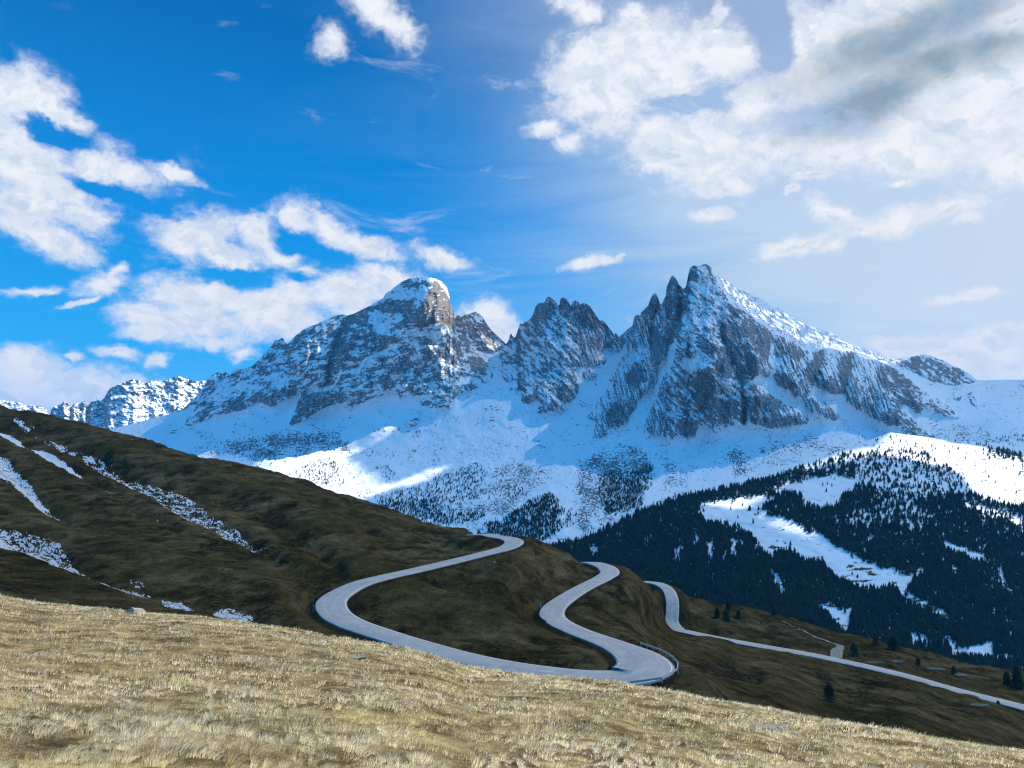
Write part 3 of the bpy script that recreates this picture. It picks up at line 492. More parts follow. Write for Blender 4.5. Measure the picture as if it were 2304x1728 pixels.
ROAD_A = [(1060, 1203, 330, 7.5), (1095, 1202, 322, 7.5)] + [(*p, d, w) for p, d, w in zip(e5([(1420, 217), (1500, 229), (1540, 252), (1490, 288), (1350, 325), (1150, 375), (950, 422), (750, 466), (600, 505), (480, 560), (405, 620), (420, 690), (520, 755), (700, 818), (900, 880), (1200, 963), (1500, 1025), (1800, 1068), (2000, 1088)]),
    [316, 306, 297, 288, 276, 262, 248, 234, 223, 212, 200, 190, 181, 172, 164, 154, 146, 140, 137], [7.5, 8, 8, 7.5, 7, 7, 7, 7, 7.3, 7.8, 8.2, 8.2, 8, 7.5, 7.2, 7, 7, 7.5, 8])] \
    + [(*p, d, w) for p, d, w in zip(e8([(1090, 1562), (1230, 1525), (1295, 1460), (1210, 1365), (1000, 1275), (750, 1185), (590, 1110), (525, 1050), (545, 980), (640, 905), (780, 820), (950, 735), (1003, 690), (965, 645), (870, 612)]),
    [136, 137, 143, 153, 172, 194, 213, 226, 238, 252, 270, 292, 305, 318, 335], [9.5, 11, 11, 9.5, 7.6, 7.2, 7.4, 7.8, 7.8, 7.4, 7.2, 7.6, 8, 8, 7.5])] + [(1318, 1265, 352, 7.5)]
ROAD_B = [(1425, 1308, 455, 7)] + [(*p, d, 7.) for p, d in zip(e8([(1320, 772), (1420, 790), (1490, 840), (1520, 920), (1522, 1010), (1520, 1100), (1570, 1165)]), [445, 434, 422, 410, 402, 395, 388])] \
    + [(*p, d, 7.) for p, d in zip(e6([(100, 806), (300, 850), (500, 886), (700, 921), (900, 956), (1100, 998), (1300, 1042), (1500, 1092), (1700, 1150), (1900, 1203), (2100, 1252), (2212, 1282)]), [380, 372, 364, 356, 348, 338, 328, 318, 306, 294, 283, 277])] + [(2420, 1625, 262, 7), (2700, 1705, 240, 7)]
def cr(pts, per=10):
    P = np.array(pts, float); out = []
    for i in range(len(P) - 1):
        p0, p1, p2, p3 = P[max(i - 1, 0)], P[i], P[i + 1], P[min(i + 2, len(P) - 1)]
        for t in np.arange(per) / per: out.append(.5 * (2 * p1 + (p2 - p0) * t + (2 * p0 - 5 * p1 + 4 * p2 - p3) * t * t + (3 * p1 - p0 - 3 * p2 + p3) * t ** 3))
    out.append(P[-1]); return np.array(out)
def road_line(R):
    R = np.array(R, float); P = np.concatenate([at(R[:, 0], R[:, 1], R[:, 2]), R[:, 3:4]], 1); L = cr(P, 24)
    for _ in range(30): L[1:-1, 2] = (L[:-2, 2] + 2 * L[1:-1, 2] + L[2:, 2]) / 4
    L[:, 3] *= .95; s = np.concatenate([[0], np.cumsum(np.linalg.norm(np.diff(L[:, :3], axis=0), axis=1))]); q = np.arange(0, s[-1], 1.2)
    return np.stack([np.interp(q, s, L[:, i]) for i in range(4)], 1), q
RA, QA = road_line(ROAD_A); RB, QB = road_line(ROAD_B)
HD = tps([(-150, 880, 700), (0, 917, 640), (0, 1050, 420), (0, 1200, 260), (0, 1340, 140), (-150, 1340, 120), (400, 985, 600), (400, 1150, 340), (400, 1300, 205), (400, 1400, 150), (700, 1080, 520), (700, 1180, 330), (600, 1330, 200), (560, 1430, 150),
    (900, 1160, 430), (900, 1230, 310), (1040, 1190, 400), (1290, 1260, 310), (1220, 1225, 320), (1050, 1350, 215), (1150, 1420, 180), (900, 1370, 195), (1250, 1480, 152), (1380, 1390, 240), (1440, 1340, 300), (1460, 1420, 260), (1600, 1350, 480), (1750, 1385, 475), (1900, 1425, 465), (2100, 1470, 450),
    (2304, 1515, 430), (1560, 1480, 240), (1750, 1560, 190), (2000, 1600, 195), (2304, 1690, 190), (1550, 1560, 130), (1300, 1600, 105), (900, 1520, 118), (700, 1450, 135), (1650, 1400, 420), (2000, 1465, 400), (2250, 1530, 370), (2500, 1560, 400), (2500, 1750, 180), (1800, 1700, 120), (1200, 1700, 85), (600, 1600, 80), (0, 1500, 85), (-150, 1600, 70)]
    + [r[:3] for r in ROAD_A[2:-2:2]] + [r[:3] for r in ROAD_B[2:-2:2]])
hsnow = Field(-160, 1500, 880, 1450, 1.5)
SNOWS = [(e1([(40, 645), (130, 670), (330, 760), (450, 830), (560, 860), (700, 925), (780, 990), (950, 1040), (1150, 1110), (1260, 1185), (1300, 1250), (1400, 1300), (1490, 1350), (1580, 1430), (1720, 1500), (1640, 1490), (1450, 1400), (1250, 1320), (1100, 1250), (950, 1130), (800, 1050), (650, 970), (500, 895), (350, 835), (230, 755), (100, 695)]), .62),
    (e1([(-300, 650), (0, 718), (90, 758), (160, 820), (280, 858), (400, 918), (500, 1000), (545, 1040), (480, 1018), (400, 968), (280, 908), (150, 840), (0, 760), (-300, 700)]), .95), (e1([(540, 1035), (650, 1085), (760, 1140), (770, 1160), (640, 1100)]), .6), (e1([(810, 1185), (1000, 1260), (1090, 1350), (960, 1290)]), .4),
    (e1([(-100, 870), (0, 880), (60, 900), (80, 955), (140, 1010), (200, 1060), (250, 1150), (310, 1210), (395, 1290), (320, 1262), (230, 1220), (150, 1150), (60, 1070), (0, 1040), (-100, 1010)]), .78), (e1([(150, 730), (350, 700), (480, 790), (400, 800), (200, 740)]), .25), (e1([(770, 770), (870, 800), (860, 840), (800, 810)]), .45),
    (e7([(-200, 60), (0, 150), (60, 165), (200, 210), (300, 240), (380, 270), (420, 330), (480, 380), (550, 430), (640, 460), (730, 490), (830, 510), (960, 550), (900, 580), (800, 560), (700, 520), (540, 445), (400, 405), (250, 350), (100, 295), (0, 262), (-200, 180)]), .66), (e7([(0, 225), (100, 270), (250, 330), (400, 390), (550, 430), (400, 400), (250, 345), (100, 290), (0, 262)]), .97),
    (e7([(1000, 560), (1140, 590), (1230, 655), (1100, 655), (1005, 635)]), .72), (e7([(800, 460), (920, 480), (900, 510), (820, 500)]), .6), (e7([(1290, 660), (1400, 635), (1570, 680), (1590, 722), (1400, 705)]), .72), (e7([(700, 520), (850, 580), (840, 600), (720, 540)]), .5),
    (c5([(2212, 2700), (2212, 2701), (2213, 2700)]), 0.), (e5([(1395, 350), (1440, 385), (1420, 390)]), .8), (e5([(1610, 425), (1720, 480), (1700, 490), (1600, 440)]), .45), (e5([(280, 350), (400, 370), (470, 430), (360, 420)]), .36)]
for p, v in SNOWS: hsnow.poly(p, v, 2.)
hsnow.blur(2.)
# hollows (-) and spurs (+) of the slope, metres
FOLDS = [(e1([(0, 700), (350, 800), (700, 960), (1100, 1200), (1500, 1400), (1800, 1600), (2100, 1660)]), -5, 16), (e1([(0, 740), (400, 940), (800, 1180), (1100, 1350)]), -2.5, 10), (e1([(0, 900), (150, 1080), (400, 1300)]), -4, 14), (e1([(0, 1250), (400, 1400), (900, 1500), (1500, 1700), (2000, 1800)]), 5, 22),
    (e7([(0, 200), (400, 360), (900, 540), (1500, 700), (1800, 760)]), -4.5, 16), (e1([(200, 640), (800, 860), (1200, 1000), (1700, 1150), (2212, 1400)]), 4.5, 18), (e1([(600, 960), (1100, 1080), (1500, 1200), (1800, 1400), (2100, 1560)]), -4, 18), (e1([(700, 900), (1150, 1000), (1800, 1100), (2212, 1240)]), 3, 9),
    (e5([(0, 60), (300, 250), (480, 420)]), -4, 14), (e5([(0, 300), (250, 420)]), 3, 18), (e5([(500, 30), (750, 250), (900, 380)]), -2.5, 14), (e5([(950, 450), (1300, 600), (1640, 700), (1680, 720)]), -4, 11), (e5([(700, 560), (1100, 640), (1600, 760), (2000, 960)]), 3.5, 20), (e5([(770, 730), (1000, 810), (1280, 890)]), -1.6, 5),
    (e5([(1250, 420), (1700, 560), (1760, 540)]), -2.5, 9), (e8([(900, 780), (1100, 880), (1400, 1000)]), 2, 12), (e8([(830, 900), (1000, 1020), (1400, 1130)]), -2, 10), (e8([(1420, 1360), (1800, 1450), (2212, 1560)]), -5, 13), (e8([(1510, 1440), (1700, 1560), (1900, 1650)]), 4, 10), (e6([(0, 960), (300, 1050), (800, 1120), (1300, 1220), (1800, 1240)]), -2.5, 9),
    (e6([(0, 870), (500, 960), (1000, 1080), (1500, 1150), (1900, 1230)]), 2.2, 14), (e6([(100, 570), (400, 740), (900, 860)]), -1.5, 10)]
folds = Field(-160, 2470, 880, 1760, 3.)
for line, amt, w in FOLDS:
    d = segdist(folds.U, folds.V, line); folds.a += amt * np.exp(-(d / w) ** 2)
folds.blur(3)
def hill_D(U, V): return HD(U, V)
def road_blend(P, R, Z):
    d = np.full(len(P), 1e9); zz = np.zeros(len(P)); ww = np.zeros(len(P)); lo, hi = R[:, :2].min(0) - 26, R[:, :2].max(0) + 26
    idx = np.where((P[:, 0] > lo[0]) & (P[:, 0] < hi[0]) & (P[:, 1] > lo[1]) & (P[:, 1] < hi[1]))[0]
    for a in range(0, len(idx), 40000):
        i = idx[a:a + 40000]; dx = P[i, 0, None] - R[None, :, 0]; dy = P[i, 1, None] - R[None, :, 1]; q = dx * dx + dy * dy; j = q.argmin(1)
        d[i] = np.sqrt(q[np.arange(len(i)), j]) - R[j, 3] / 2; zz[i] = R[j, 2]; ww[i] = R[j, 3]
    w = 1 - sstep(1.0, 11, d); return Z * (1 - w) + (zz - .25 - .5 * sstep(.6, 1.6, d) * (1 - sstep(1.8, 4.5, d))) * w, d
def build_hill():
    U1 = dense(-150, 2460, 2.); nv = 430; st = np.linspace(0, 1, nv)
    vt = hill_v(U1); vb = np.interp(U1, [-150, 0, 700, 1500, 2304, 2460], [1420, 1440, 1500, 1610, 1740, 1760]); U = np.repeat(U1[None], nv, 0)
    V = vb[None] + (vt - vb)[None] * st[:, None]; D = hill_D(U, V); P = at(U, V, D).reshape(-1, 3); x, y, z = P.T
    z = z + .55 * folds(U, V).ravel() * np.clip(D.ravel() / 300, .5, 1.6); q = np.clip(D.ravel() / 250, .35, 2)
    z = z + q * (1.3 * fbm(x / 42, y / 42, 4) + .6 * fbm((x + y * .2) / 9, y / 9, 5, .65)) - .35 * q * sstep(.1, .5, fbm(x / 14 + 40, y / 14, 3))
    z, d1 = road_blend(P, RA, z); P[:, 2] = z; z, d2 = road_blend(P, RB, z); P[:, 2] = z; d = np.minimum(d1, d2)
    sn = hsnow(U, V); sn[:, U1 > 1480] = 0; n = fbm(U / 3.6, V / 2.2, 3, .7)
    wl = fbm((U * .35 - V) / 2.6 + 2 * n, (U + V * .35) / 26, 3, .5)
    s = sstep(.0, .2, (sn - .60) * 1.7 + n * .62 + wl * .95 + .0) * sstep(.1, .3, sn)
    veg = sstep(.02, .38, fbm(x / 24, y / 60, 4, .6) + .9 * fbm(x / 6, y / 12, 3, .65) - .05 * folds(U, V).ravel()); stones = sstep(.25, .6, fbm(x / 2.2, y / 3.5, 3, .7) + .45 * (fbm(x / 60 + 5, y / 60, 3)) - .06)
    P = P.reshape(nv, len(U1), 3); stp = [(3, -1), (20, -14), (80, -70), (200, -190), (500, -420)]; P2 = back_rows(P, stp); k = len(stp)
    ext = lambda a: np.concatenate([a.reshape(nv, -1), np.zeros((k, len(U1)))], 0).ravel()
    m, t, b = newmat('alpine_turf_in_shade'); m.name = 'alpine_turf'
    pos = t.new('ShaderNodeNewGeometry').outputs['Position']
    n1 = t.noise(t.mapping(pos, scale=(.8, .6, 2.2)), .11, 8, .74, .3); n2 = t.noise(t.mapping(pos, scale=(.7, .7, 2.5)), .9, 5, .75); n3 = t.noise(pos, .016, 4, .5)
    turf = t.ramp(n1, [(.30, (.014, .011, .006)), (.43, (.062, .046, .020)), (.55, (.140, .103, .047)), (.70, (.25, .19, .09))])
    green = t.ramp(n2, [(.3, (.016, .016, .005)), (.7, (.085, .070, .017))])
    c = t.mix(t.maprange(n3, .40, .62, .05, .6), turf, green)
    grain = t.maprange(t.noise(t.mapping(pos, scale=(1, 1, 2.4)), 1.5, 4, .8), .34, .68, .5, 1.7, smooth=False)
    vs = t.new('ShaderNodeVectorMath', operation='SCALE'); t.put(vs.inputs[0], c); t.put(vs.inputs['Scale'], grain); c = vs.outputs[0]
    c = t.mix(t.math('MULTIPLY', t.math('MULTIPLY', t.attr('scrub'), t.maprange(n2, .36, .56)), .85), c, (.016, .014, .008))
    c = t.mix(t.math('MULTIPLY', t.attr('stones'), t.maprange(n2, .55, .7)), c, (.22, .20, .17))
    c = t.mix(t.attr('verge'), c, (.030, .027, .022))  # ditch and kerb shadow painted over the earth edge
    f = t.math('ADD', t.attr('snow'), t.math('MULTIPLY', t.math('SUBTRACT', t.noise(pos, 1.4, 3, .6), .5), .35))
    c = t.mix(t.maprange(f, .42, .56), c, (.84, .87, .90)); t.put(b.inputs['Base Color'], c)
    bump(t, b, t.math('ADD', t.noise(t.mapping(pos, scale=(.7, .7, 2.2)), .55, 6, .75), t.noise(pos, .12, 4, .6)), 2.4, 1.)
    vw = 1.2 + .9 * fbm(x / 5, y / 5, 3); verge = (sstep(-.2, .3, d) * (1 - sstep(.4 * vw, 1.3 * vw + .5, d))) * .8  # dark roadside band: earth edge with ditch and kerb shade painted in
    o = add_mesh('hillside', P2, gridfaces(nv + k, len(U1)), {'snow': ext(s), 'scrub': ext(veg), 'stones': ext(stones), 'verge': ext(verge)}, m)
    return tag(o, kind='structure'), P
HILL, HP = build_hill()
print('hill', time.time() - T0)
HPf = HP[::2, ::2].reshape(-1, 3); HU, HV = project(HPf)
def on_hill(u, v):
    i = np.argmin((HU - u) ** 2 + (HV - v) ** 2); return HPf[i]

def asphalt():
    m, t, b = newmat('worn_asphalt'); uv = t.new('ShaderNodeUVMap').outputs[0]; sp = t.new('ShaderNodeSeparateXYZ'); t.put(sp.inputs[0], uv); a, l, _ = sp.outputs
    pos = t.new('ShaderNodeNewGeometry').outputs['Position']
    base = t.ramp(t.noise(pos, .35, 6, .65), [(.3, (.37, .345, .31)), (.7, (.53, .49, .44))])
    trk = t.noise(t.mapping(uv, scale=(9, .02, 1)), 1., 4, .6); base = t.mix(t.maprange(trk, .45, .62, 0, .3), base, (.27, .265, .26))
    patch = t.noise(t.mapping(uv, scale=(1.6, .045, 1)), 1., 3, .5, .4); base = t.mix(t.maprange(patch, .54, .60, 0, .35), base, (.30, .295, .29))
    seam = t.maprange(t.math('ABSOLUTE', t.math('SUBTRACT', t.noise(t.mapping(uv, scale=(3, .12, 1)), 1., 4, .6), .5)), .0, .006, .45, 0); base = t.mix(seam, base, (.16, .16, .16))
    ab = t.math('ABSOLUTE', t.math('SUBTRACT', a, .5))
    wear = t.noise(pos, .45, 5, .75)
    edge = t.math('MULTIPLY', t.math('MULTIPLY', t.math('GREATER_THAN', ab, .437), t.math('LESS_THAN', ab, .456)), t.maprange(wear, .34, .50))
    dash = t.math('LESS_THAN', t.math('FRACT', t.math('DIVIDE', l, 9.)), .42)
    mid = t.math('MULTIPLY', t.math('MULTIPLY', t.math('MULTIPLY', t.math('LESS_THAN', ab, .011), dash), t.maprange(wear, .44, .60)), .6)
    dirt = t.maprange(t.math('ADD', ab, t.math('MULTIPLY', t.math('SUBTRACT', t.noise(pos, .9, 5, .75), .5), .16)), .465, .515)
    base = t.mix(t.math('MULTIPLY', dirt, .7), base, (.12, .10, .08))
    t.put(b.inputs['Base Color'], t.mix(t.math('MAXIMUM', edge, mid), base, (.8, .8, .78))); b.inputs['Roughness'].default_value = .75; b.inputs['Specular IOR Level'].default_value = .35
    bump(t, b, t.noise(pos, 6, 3, .6), .01, .5); return m
ROADM = asphalt()
def road(R, q, name):
    T = np.gradient(R[:, :2], axis=0); T /= np.linalg.norm(T, axis=1)[:, None]; N = np.stack([-T[:, 1], T[:, 0]], 1); rows = []; uvs = []
    for a in (0., 0., .1, .3, .5, .7, .9, 1., 1.):
        w = (a - .5) * R[:, 3]; rows.append(np.stack([R[:, 0] + N[:, 0] * w, R[:, 1] + N[:, 1] * w, R[:, 2] + .10 - .12 * (2 * a - 1) ** 2], 1)); uvs.append(np.stack([np.full(len(R), a), q], 1))
    rows[0][:, 2] -= .5; rows[-1][:, 2] -= .5
    P = np.stack(rows, 0); o = add_mesh(name, P, gridfaces(9, len(R)), None, ROADM, uv=np.stack(uvs, 0).reshape(-1, 2)); return tag(o, kind='structure')
road(RA, QA, 'road'); road(RB, QB, 'road')
# gravel track leaving the lower road
def gravel_track():
    pts = e6([(1040, 975), (1045, 945), (1060, 925), (1070, 900), (1000, 880), (900, 840), (800, 790), (700, 745)]); L = cr([tuple(on_hill(*p)) for p in pts], 10); L[:, 2] += .0
    T = np.gradient(L[:, :2], axis=0); T /= np.linalg.norm(T, axis=1)[:, None]; N = np.stack([-T[:, 1], T[:, 0]], 1); w = np.interp(np.arange(len(L)), [0, 12, 30, 60, 80], [4.5, 5.5, 3.2, 1.2, .8])[:, None]
    fac = np.array([-1, -.5, 0, .5, 1]); P = np.stack([np.concatenate([L[:, :2] + N * w * .5 * f, L[:, 2:3] + .25], 1) for f in fac])
    for r in P.reshape(-1, 3): 
        i = np.argmin((HPf[:, 0] - r[0]) ** 2 + (HPf[:, 1] - r[1]) ** 2); r[2] = HPf[i, 2] + .3
    m, t, b = newmat('pale_gravel'); pos = t.new('ShaderNodeNewGeometry').outputs['Position']; t.put(b.inputs['Base Color'], t.ramp(t.noise(pos, .8, 5, .7), [(.3, (.16, .145, .12)), (.7, (.36, .33, .29))])); bump(t, b, t.noise(pos, 3, 4), .05)
    tag(add_mesh('gravel_track', P, gridfaces(5, len(L)), None, m), kind='structure')
gravel_track()

# ------------------------------------------------------------------ valley side with the forest
VAL_SKY = [(1120, 1235), (1200, 1222), (1270, 1216), (1303, 1208), (1344, 1194), (1385, 1167), (1430, 1145), (1480, 1127), (1540, 1108), (1600, 1098), (1670, 1082), (1740, 1063), (1800, 1044), (1850, 1030), (1900, 1012), (1960, 988), (2003, 973), (2060, 980), (2150, 992), (2304, 1000), (2500, 1010)]
val_v = curve_v(VAL_SKY)
VD = tps([(1200, 1250, 1500), (1303, 1208, 1650), (1385, 1165, 1700), (1480, 1128, 1750), (1540, 1112, 1780), (1670, 1082, 1880), (1740, 1064, 1950), (1800, 1043, 2000), (1880, 1022, 2080), (1960, 988, 2200), (2003, 973, 2300), (2150, 992, 2430), (2304, 1000, 2480), (2500, 1010, 2480),
    (1300, 1350, 1350), (1550, 1200, 1560), (1650, 1150, 1700), (1800, 1150, 1650), (1950, 1100, 1800), (2100, 1080, 1950), (2304, 1150, 1900), (2150, 1030, 2200), (1300, 1500, 1200), (1700, 1300, 1350), (1700, 1450, 1200), (2000, 1300, 1400), (2000, 1450, 1200), (2304, 1300, 1500), (2304, 1500, 1180), (1120, 1400, 1250)])
dens = Field(60, 2500, 930, 1560, 2.)                      # how thickly trees stand
U_, V_ = dens.U, dens.V
dens.poly([(1190, 1240)] + [(p[0], p[1] + 9) for p in VAL_SKY[3:15]] + c8([(800, 500), (1060, 500), (1280, 560), (1400, 640), (1500, 690), (1620, 800), (1680, 900), (1760, 960), (1900, 1010), (2212, 1060)]) + [(2500, 1180), (2500, 1560), (1100, 1560), (1100, 1300)], .94, 3)
for p, v in [(c8([(540, 330), (1000, 330), (1500, 440), (2330, 560), (2330, 900), (1900, 700), (1500, 560), (1100, 500), (700, 520), (500, 560)]), .13), (c8([(1500, 620), (1900, 680), (2330, 780), (2330, 1000), (1900, 960), (1650, 860)]), .05), (e4([(860, 770), (1000, 740), (1150, 770), (1230, 780), (1080, 870), (1050, 940), (960, 960), (850, 930), (820, 860), (640, 850), (700, 820)]), .10), (c8([(0, 660), (380, 600), (700, 560), (900, 520), (900, 600), (500, 620), (0, 700)]), .3),
    (c8([(560, 640), (760, 680), (1000, 760), (1150, 810), (1130, 850), (950, 800), (800, 760), (740, 800), (560, 780)]), .35), (c8([(940, 600), (1080, 600), (1260, 680), (1300, 700), (1100, 700), (960, 660)]), .3), (c8([(380, 1120), (700, 1100), (900, 1120), (800, 1300), (560, 1280), (400, 1180)]), .6), (c8([(560, 540), (1060, 480), (1400, 640), (1620, 800), (1680, 930), (1300, 960), (900, 980), (700, 900), (560, 760)]), .50), (c8([(700, 1000), (1100, 980), (1300, 1150), (1250, 1300), (1000, 1280), (780, 1200)]), .62), (c8([(1600, 1010), (1900, 1080), (2212, 1180), (2212, 1340), (2000, 1180), (1700, 1120)]), .45),
    (e6([(190, 60), (210, 10), (560, -30), (700, -20), (560, 40), (460, 60), (620, 75), (830, 150), (870, 195), (920, 185), (1000, 240), (1060, 290), (1130, 330), (1200, 360), (1260, 390), (1420, 440), (1510, 480), (1480, 580), (1450, 580), (1400, 540), (1300, 545), (1200, 540), (1100, 520), (1040, 480), (970, 390), (850, 370), (800, 310), (700, 320), (600, 340), (560, 260), (420, 160), (330, 135), (230, 135)]), .0),
    (e6([(930, 680), (960, 640), (1050, 670), (1150, 660), (1130, 800), (1070, 805), (1000, 720)]), .03), (e6([(620, 420), (650, 430), (710, 500), (750, 610), (700, 600), (650, 500)]), .08), (e6([(235, 265), (280, 255), (275, 365), (250, 370)]), .05), (e6([(45, 280), (80, 290), (65, 375), (45, 370)]), .1), (e6([(385, 240), (430, 250), (430, 365), (385, 370)]), .1), (e6([(160, 160), (180, 170), (185, 350), (160, 340)]), .2),
    (e6([(1705, 255), (1800, 285), (1900, 320), (1995, 370), (1900, 375), (1800, 330), (1720, 295)]), .05), (e6([(2040, 390), (2080, 440), (2120, 560), (2090, 565), (2055, 470)]), .1), (e6([(1740, 925), (1950, 900), (1980, 870), (2020, 880), (2020, 955), (2190, 965), (2190, 995), (1780, 975)]), .03), (e6([(1450, 590), (1520, 590), (1700, 690), (1850, 750), (1700, 730), (1560, 660), (1460, 620)]), .12), (e6([(1500, 820), (1620, 830), (1650, 930), (1520, 900)]), .3), (e6([(1720, 830), (1800, 880), (1780, 940), (1700, 880)]), .1),
    (e6([(2000, 770), (2060, 810), (2000, 790)]), .1), (e8([(800, 460), (910, 480), (900, 590), (830, 540)]), .15), (e8([(680, 530), (740, 550), (740, 580)]), .2),
    (c7([(0, 1560), (440, 1400), (600, 1330), (420, 1440), (330, 1480), (0, 1640)]), .05)]: dens.poly(p, v, 5)
# stands on the foot of the big mountain
for p, v in [(c6([(0, 1180), (400, 1080), (750, 930), (1000, 850), (1060, 900), (1080, 1100), (1100, 1180), (900, 1270), (700, 1340), (880, 1340), (880, 1430), (650, 1480), (450, 1440), (0, 1300)]), .55), (c6([(0, 1250), (400, 1200), (640, 1220), (650, 1450), (450, 1440), (0, 1300)]), .85), (c6([(650, 1340), (980, 1340), (1100, 1350), (1000, 1440), (650, 1480)]), .75),
    (c6([(1260, 1110), (1380, 1060), (1500, 1100), (1480, 1190), (1350, 1210), (1260, 1180)]), .45), (c6([(1700, 1140), (1780, 1200), (1810, 1310), (1850, 1500), (1680, 1620), (1200, 1620), (1040, 1520), (1080, 1440), (1260, 1430), (1330, 1350), (1450, 1270), (1600, 1180)]), 1.), (c6([(1800, 1300), (1950, 1300), (2050, 1400), (1880, 1500), (1840, 1440)]), .5),
    (c7([(250, 950), (400, 930), (600, 920), (720, 850), (760, 960), (740, 1080), (680, 1130), (600, 1180), (680, 1250), (580, 1310), (430, 1340), (270, 1380), (240, 1300), (200, 1150), (180, 1050)]), .78), (c7([(250, 1150), (420, 1180), (560, 1260), (430, 1340), (270, 1380)]), 1.),
    (c5([(1100, 950), (1300, 860), (1500, 790), (1640, 900), (1600, 980), (1450, 1090), (1300, 1010)]), .55), (c5([(700, 760), (900, 740), (1050, 810), (950, 860), (700, 860)]), .4), (c5([(550, 700), (720, 660), (720, 700), (600, 760)]), .25), (c5([(80, 700), (380, 640), (700, 620), (400, 690), (120, 740)]), .35), (c5([(1980, 870), (2100, 840), (2180, 960), (2080, 1060), (2000, 960)]), .3), (c5([(1450, 1080), (1750, 920), (1850, 950), (1700, 1080), (1500, 1120)]), .28),
    (c8([(1820, 480), (2000, 490), (2212, 540), (2330, 560), (2330, 640), (2050, 600), (1850, 560)]), .8), (c8([(1880, 350), (2212, 350), (2330, 360), (2330, 440), (2212, 430), (1950, 420)]), .5), (c8([(1400, 400), (1800, 430), (1900, 480), (1700, 470)]), .3), (c7([(1550, 820), (1640, 830), (1660, 930), (1580, 970)]), .2)]: dens.poly(p, v, 4)
dens.blur(3.)
def build_valley():
    U1 = dense(1120, 2500, 2.2); nv = 260; st = np.linspace(0, 1, nv); vt = val_v(U1); vb = np.full(len(U1), 1560.); U = np.repeat(U1[None], nv, 0); V = vb[None] + (vt - vb)[None] * (st ** .85)[:, None]
    D = VD(U, V); P = at(U, V, D).reshape(-1, 3); x, y, z = P.T
    P[:, 2] = z + (7 * fbm(x / 160, y / 160, 4) + 2 * fbm(x / 30, y / 30, 4)) * sstep(0, 30, (V - vt[None]).ravel()); P = P.reshape(nv, -1, 3)
    lit = sstep(1950, 2060, U) * (1 - dens(U, V)); n = fbm(x / 22, y / 22 + z / 9, 4, .7).reshape(nv, -1); n2 = fbm(x / 60 + z / 20, z / 5, 4, .6).reshape(nv, -1)
    gr = Field(1100, 2500, 930, 1560, 3.)
    for p, v in [(e6([(1080, 400), (1150, 370), (1260, 400), (1330, 470), (1260, 530), (1100, 500), (1050, 450)]), .7), (e6([(560, 180), (700, 230), (850, 280), (780, 330), (640, 300)]), .55), (e6([(850, 360), (1040, 470), (1100, 560), (1300, 560), (1400, 600), (1700, 700), (1500, 640), (1200, 600)]), .6), (e6([(350, 0), (420, 10), (430, 60), (380, 50)]), .8), (e6([(1460, 600), (1520, 600), (1850, 740), (1700, 740)]), .9)]: gr.poly(p, v, 4)
    gr.blur(5); g = sstep(.0, .3, n2 * 1.5 + (gr(U, V) - .68) * 1.2 + n * .5)
    g = np.maximum(g, sstep(.22, .45, n + n2 * .5) * .75)
    g = np.maximum(g, .62 * sstep(1900, 2000, U) * sstep(.12, .34, fbm(x / 90 + z / 30, z / 3.2, 4, .7).reshape(nv, -1) + .3 * n))
    g = np.maximum(g, dens(U, V) * .8 * sstep(.0, .3, n + .15))
    stp = [(10, -4), (80, -60), (300, -160)]; P2 = back_rows(P, stp); ext = lambda a: np.concatenate([a, np.zeros((3, len(U1)))], 0).ravel()
    m, t, b = newmat('snowy_meadow_ground'); pos = t.new('ShaderNodeNewGeometry').outputs['Position']
    f = t.math('ADD', t.attr('bare'), t.math('MULTIPLY', t.math('SUBTRACT', t.noise(t.mapping(pos, scale=(1, 1, 3)), .12, 5, .65), .5), .8))
    gc = t.ramp(t.noise(pos, .06, 5, .6), [(.35, (.045, .042, .018)), (.65, (.17, .13, .05))])
    t.put(b.inputs['Base Color'], t.mix(t.maprange(f, .40, .60), (.76, .80, .84), gc)); bump(t, b, t.noise(pos, .05, 6, .6), 5, .8)
    tag(add_mesh('valley_slope', P2, gridfaces(nv + 3, len(U1)), {'bare': ext(g)}, m), kind='structure')
    return P
VP = build_valley()

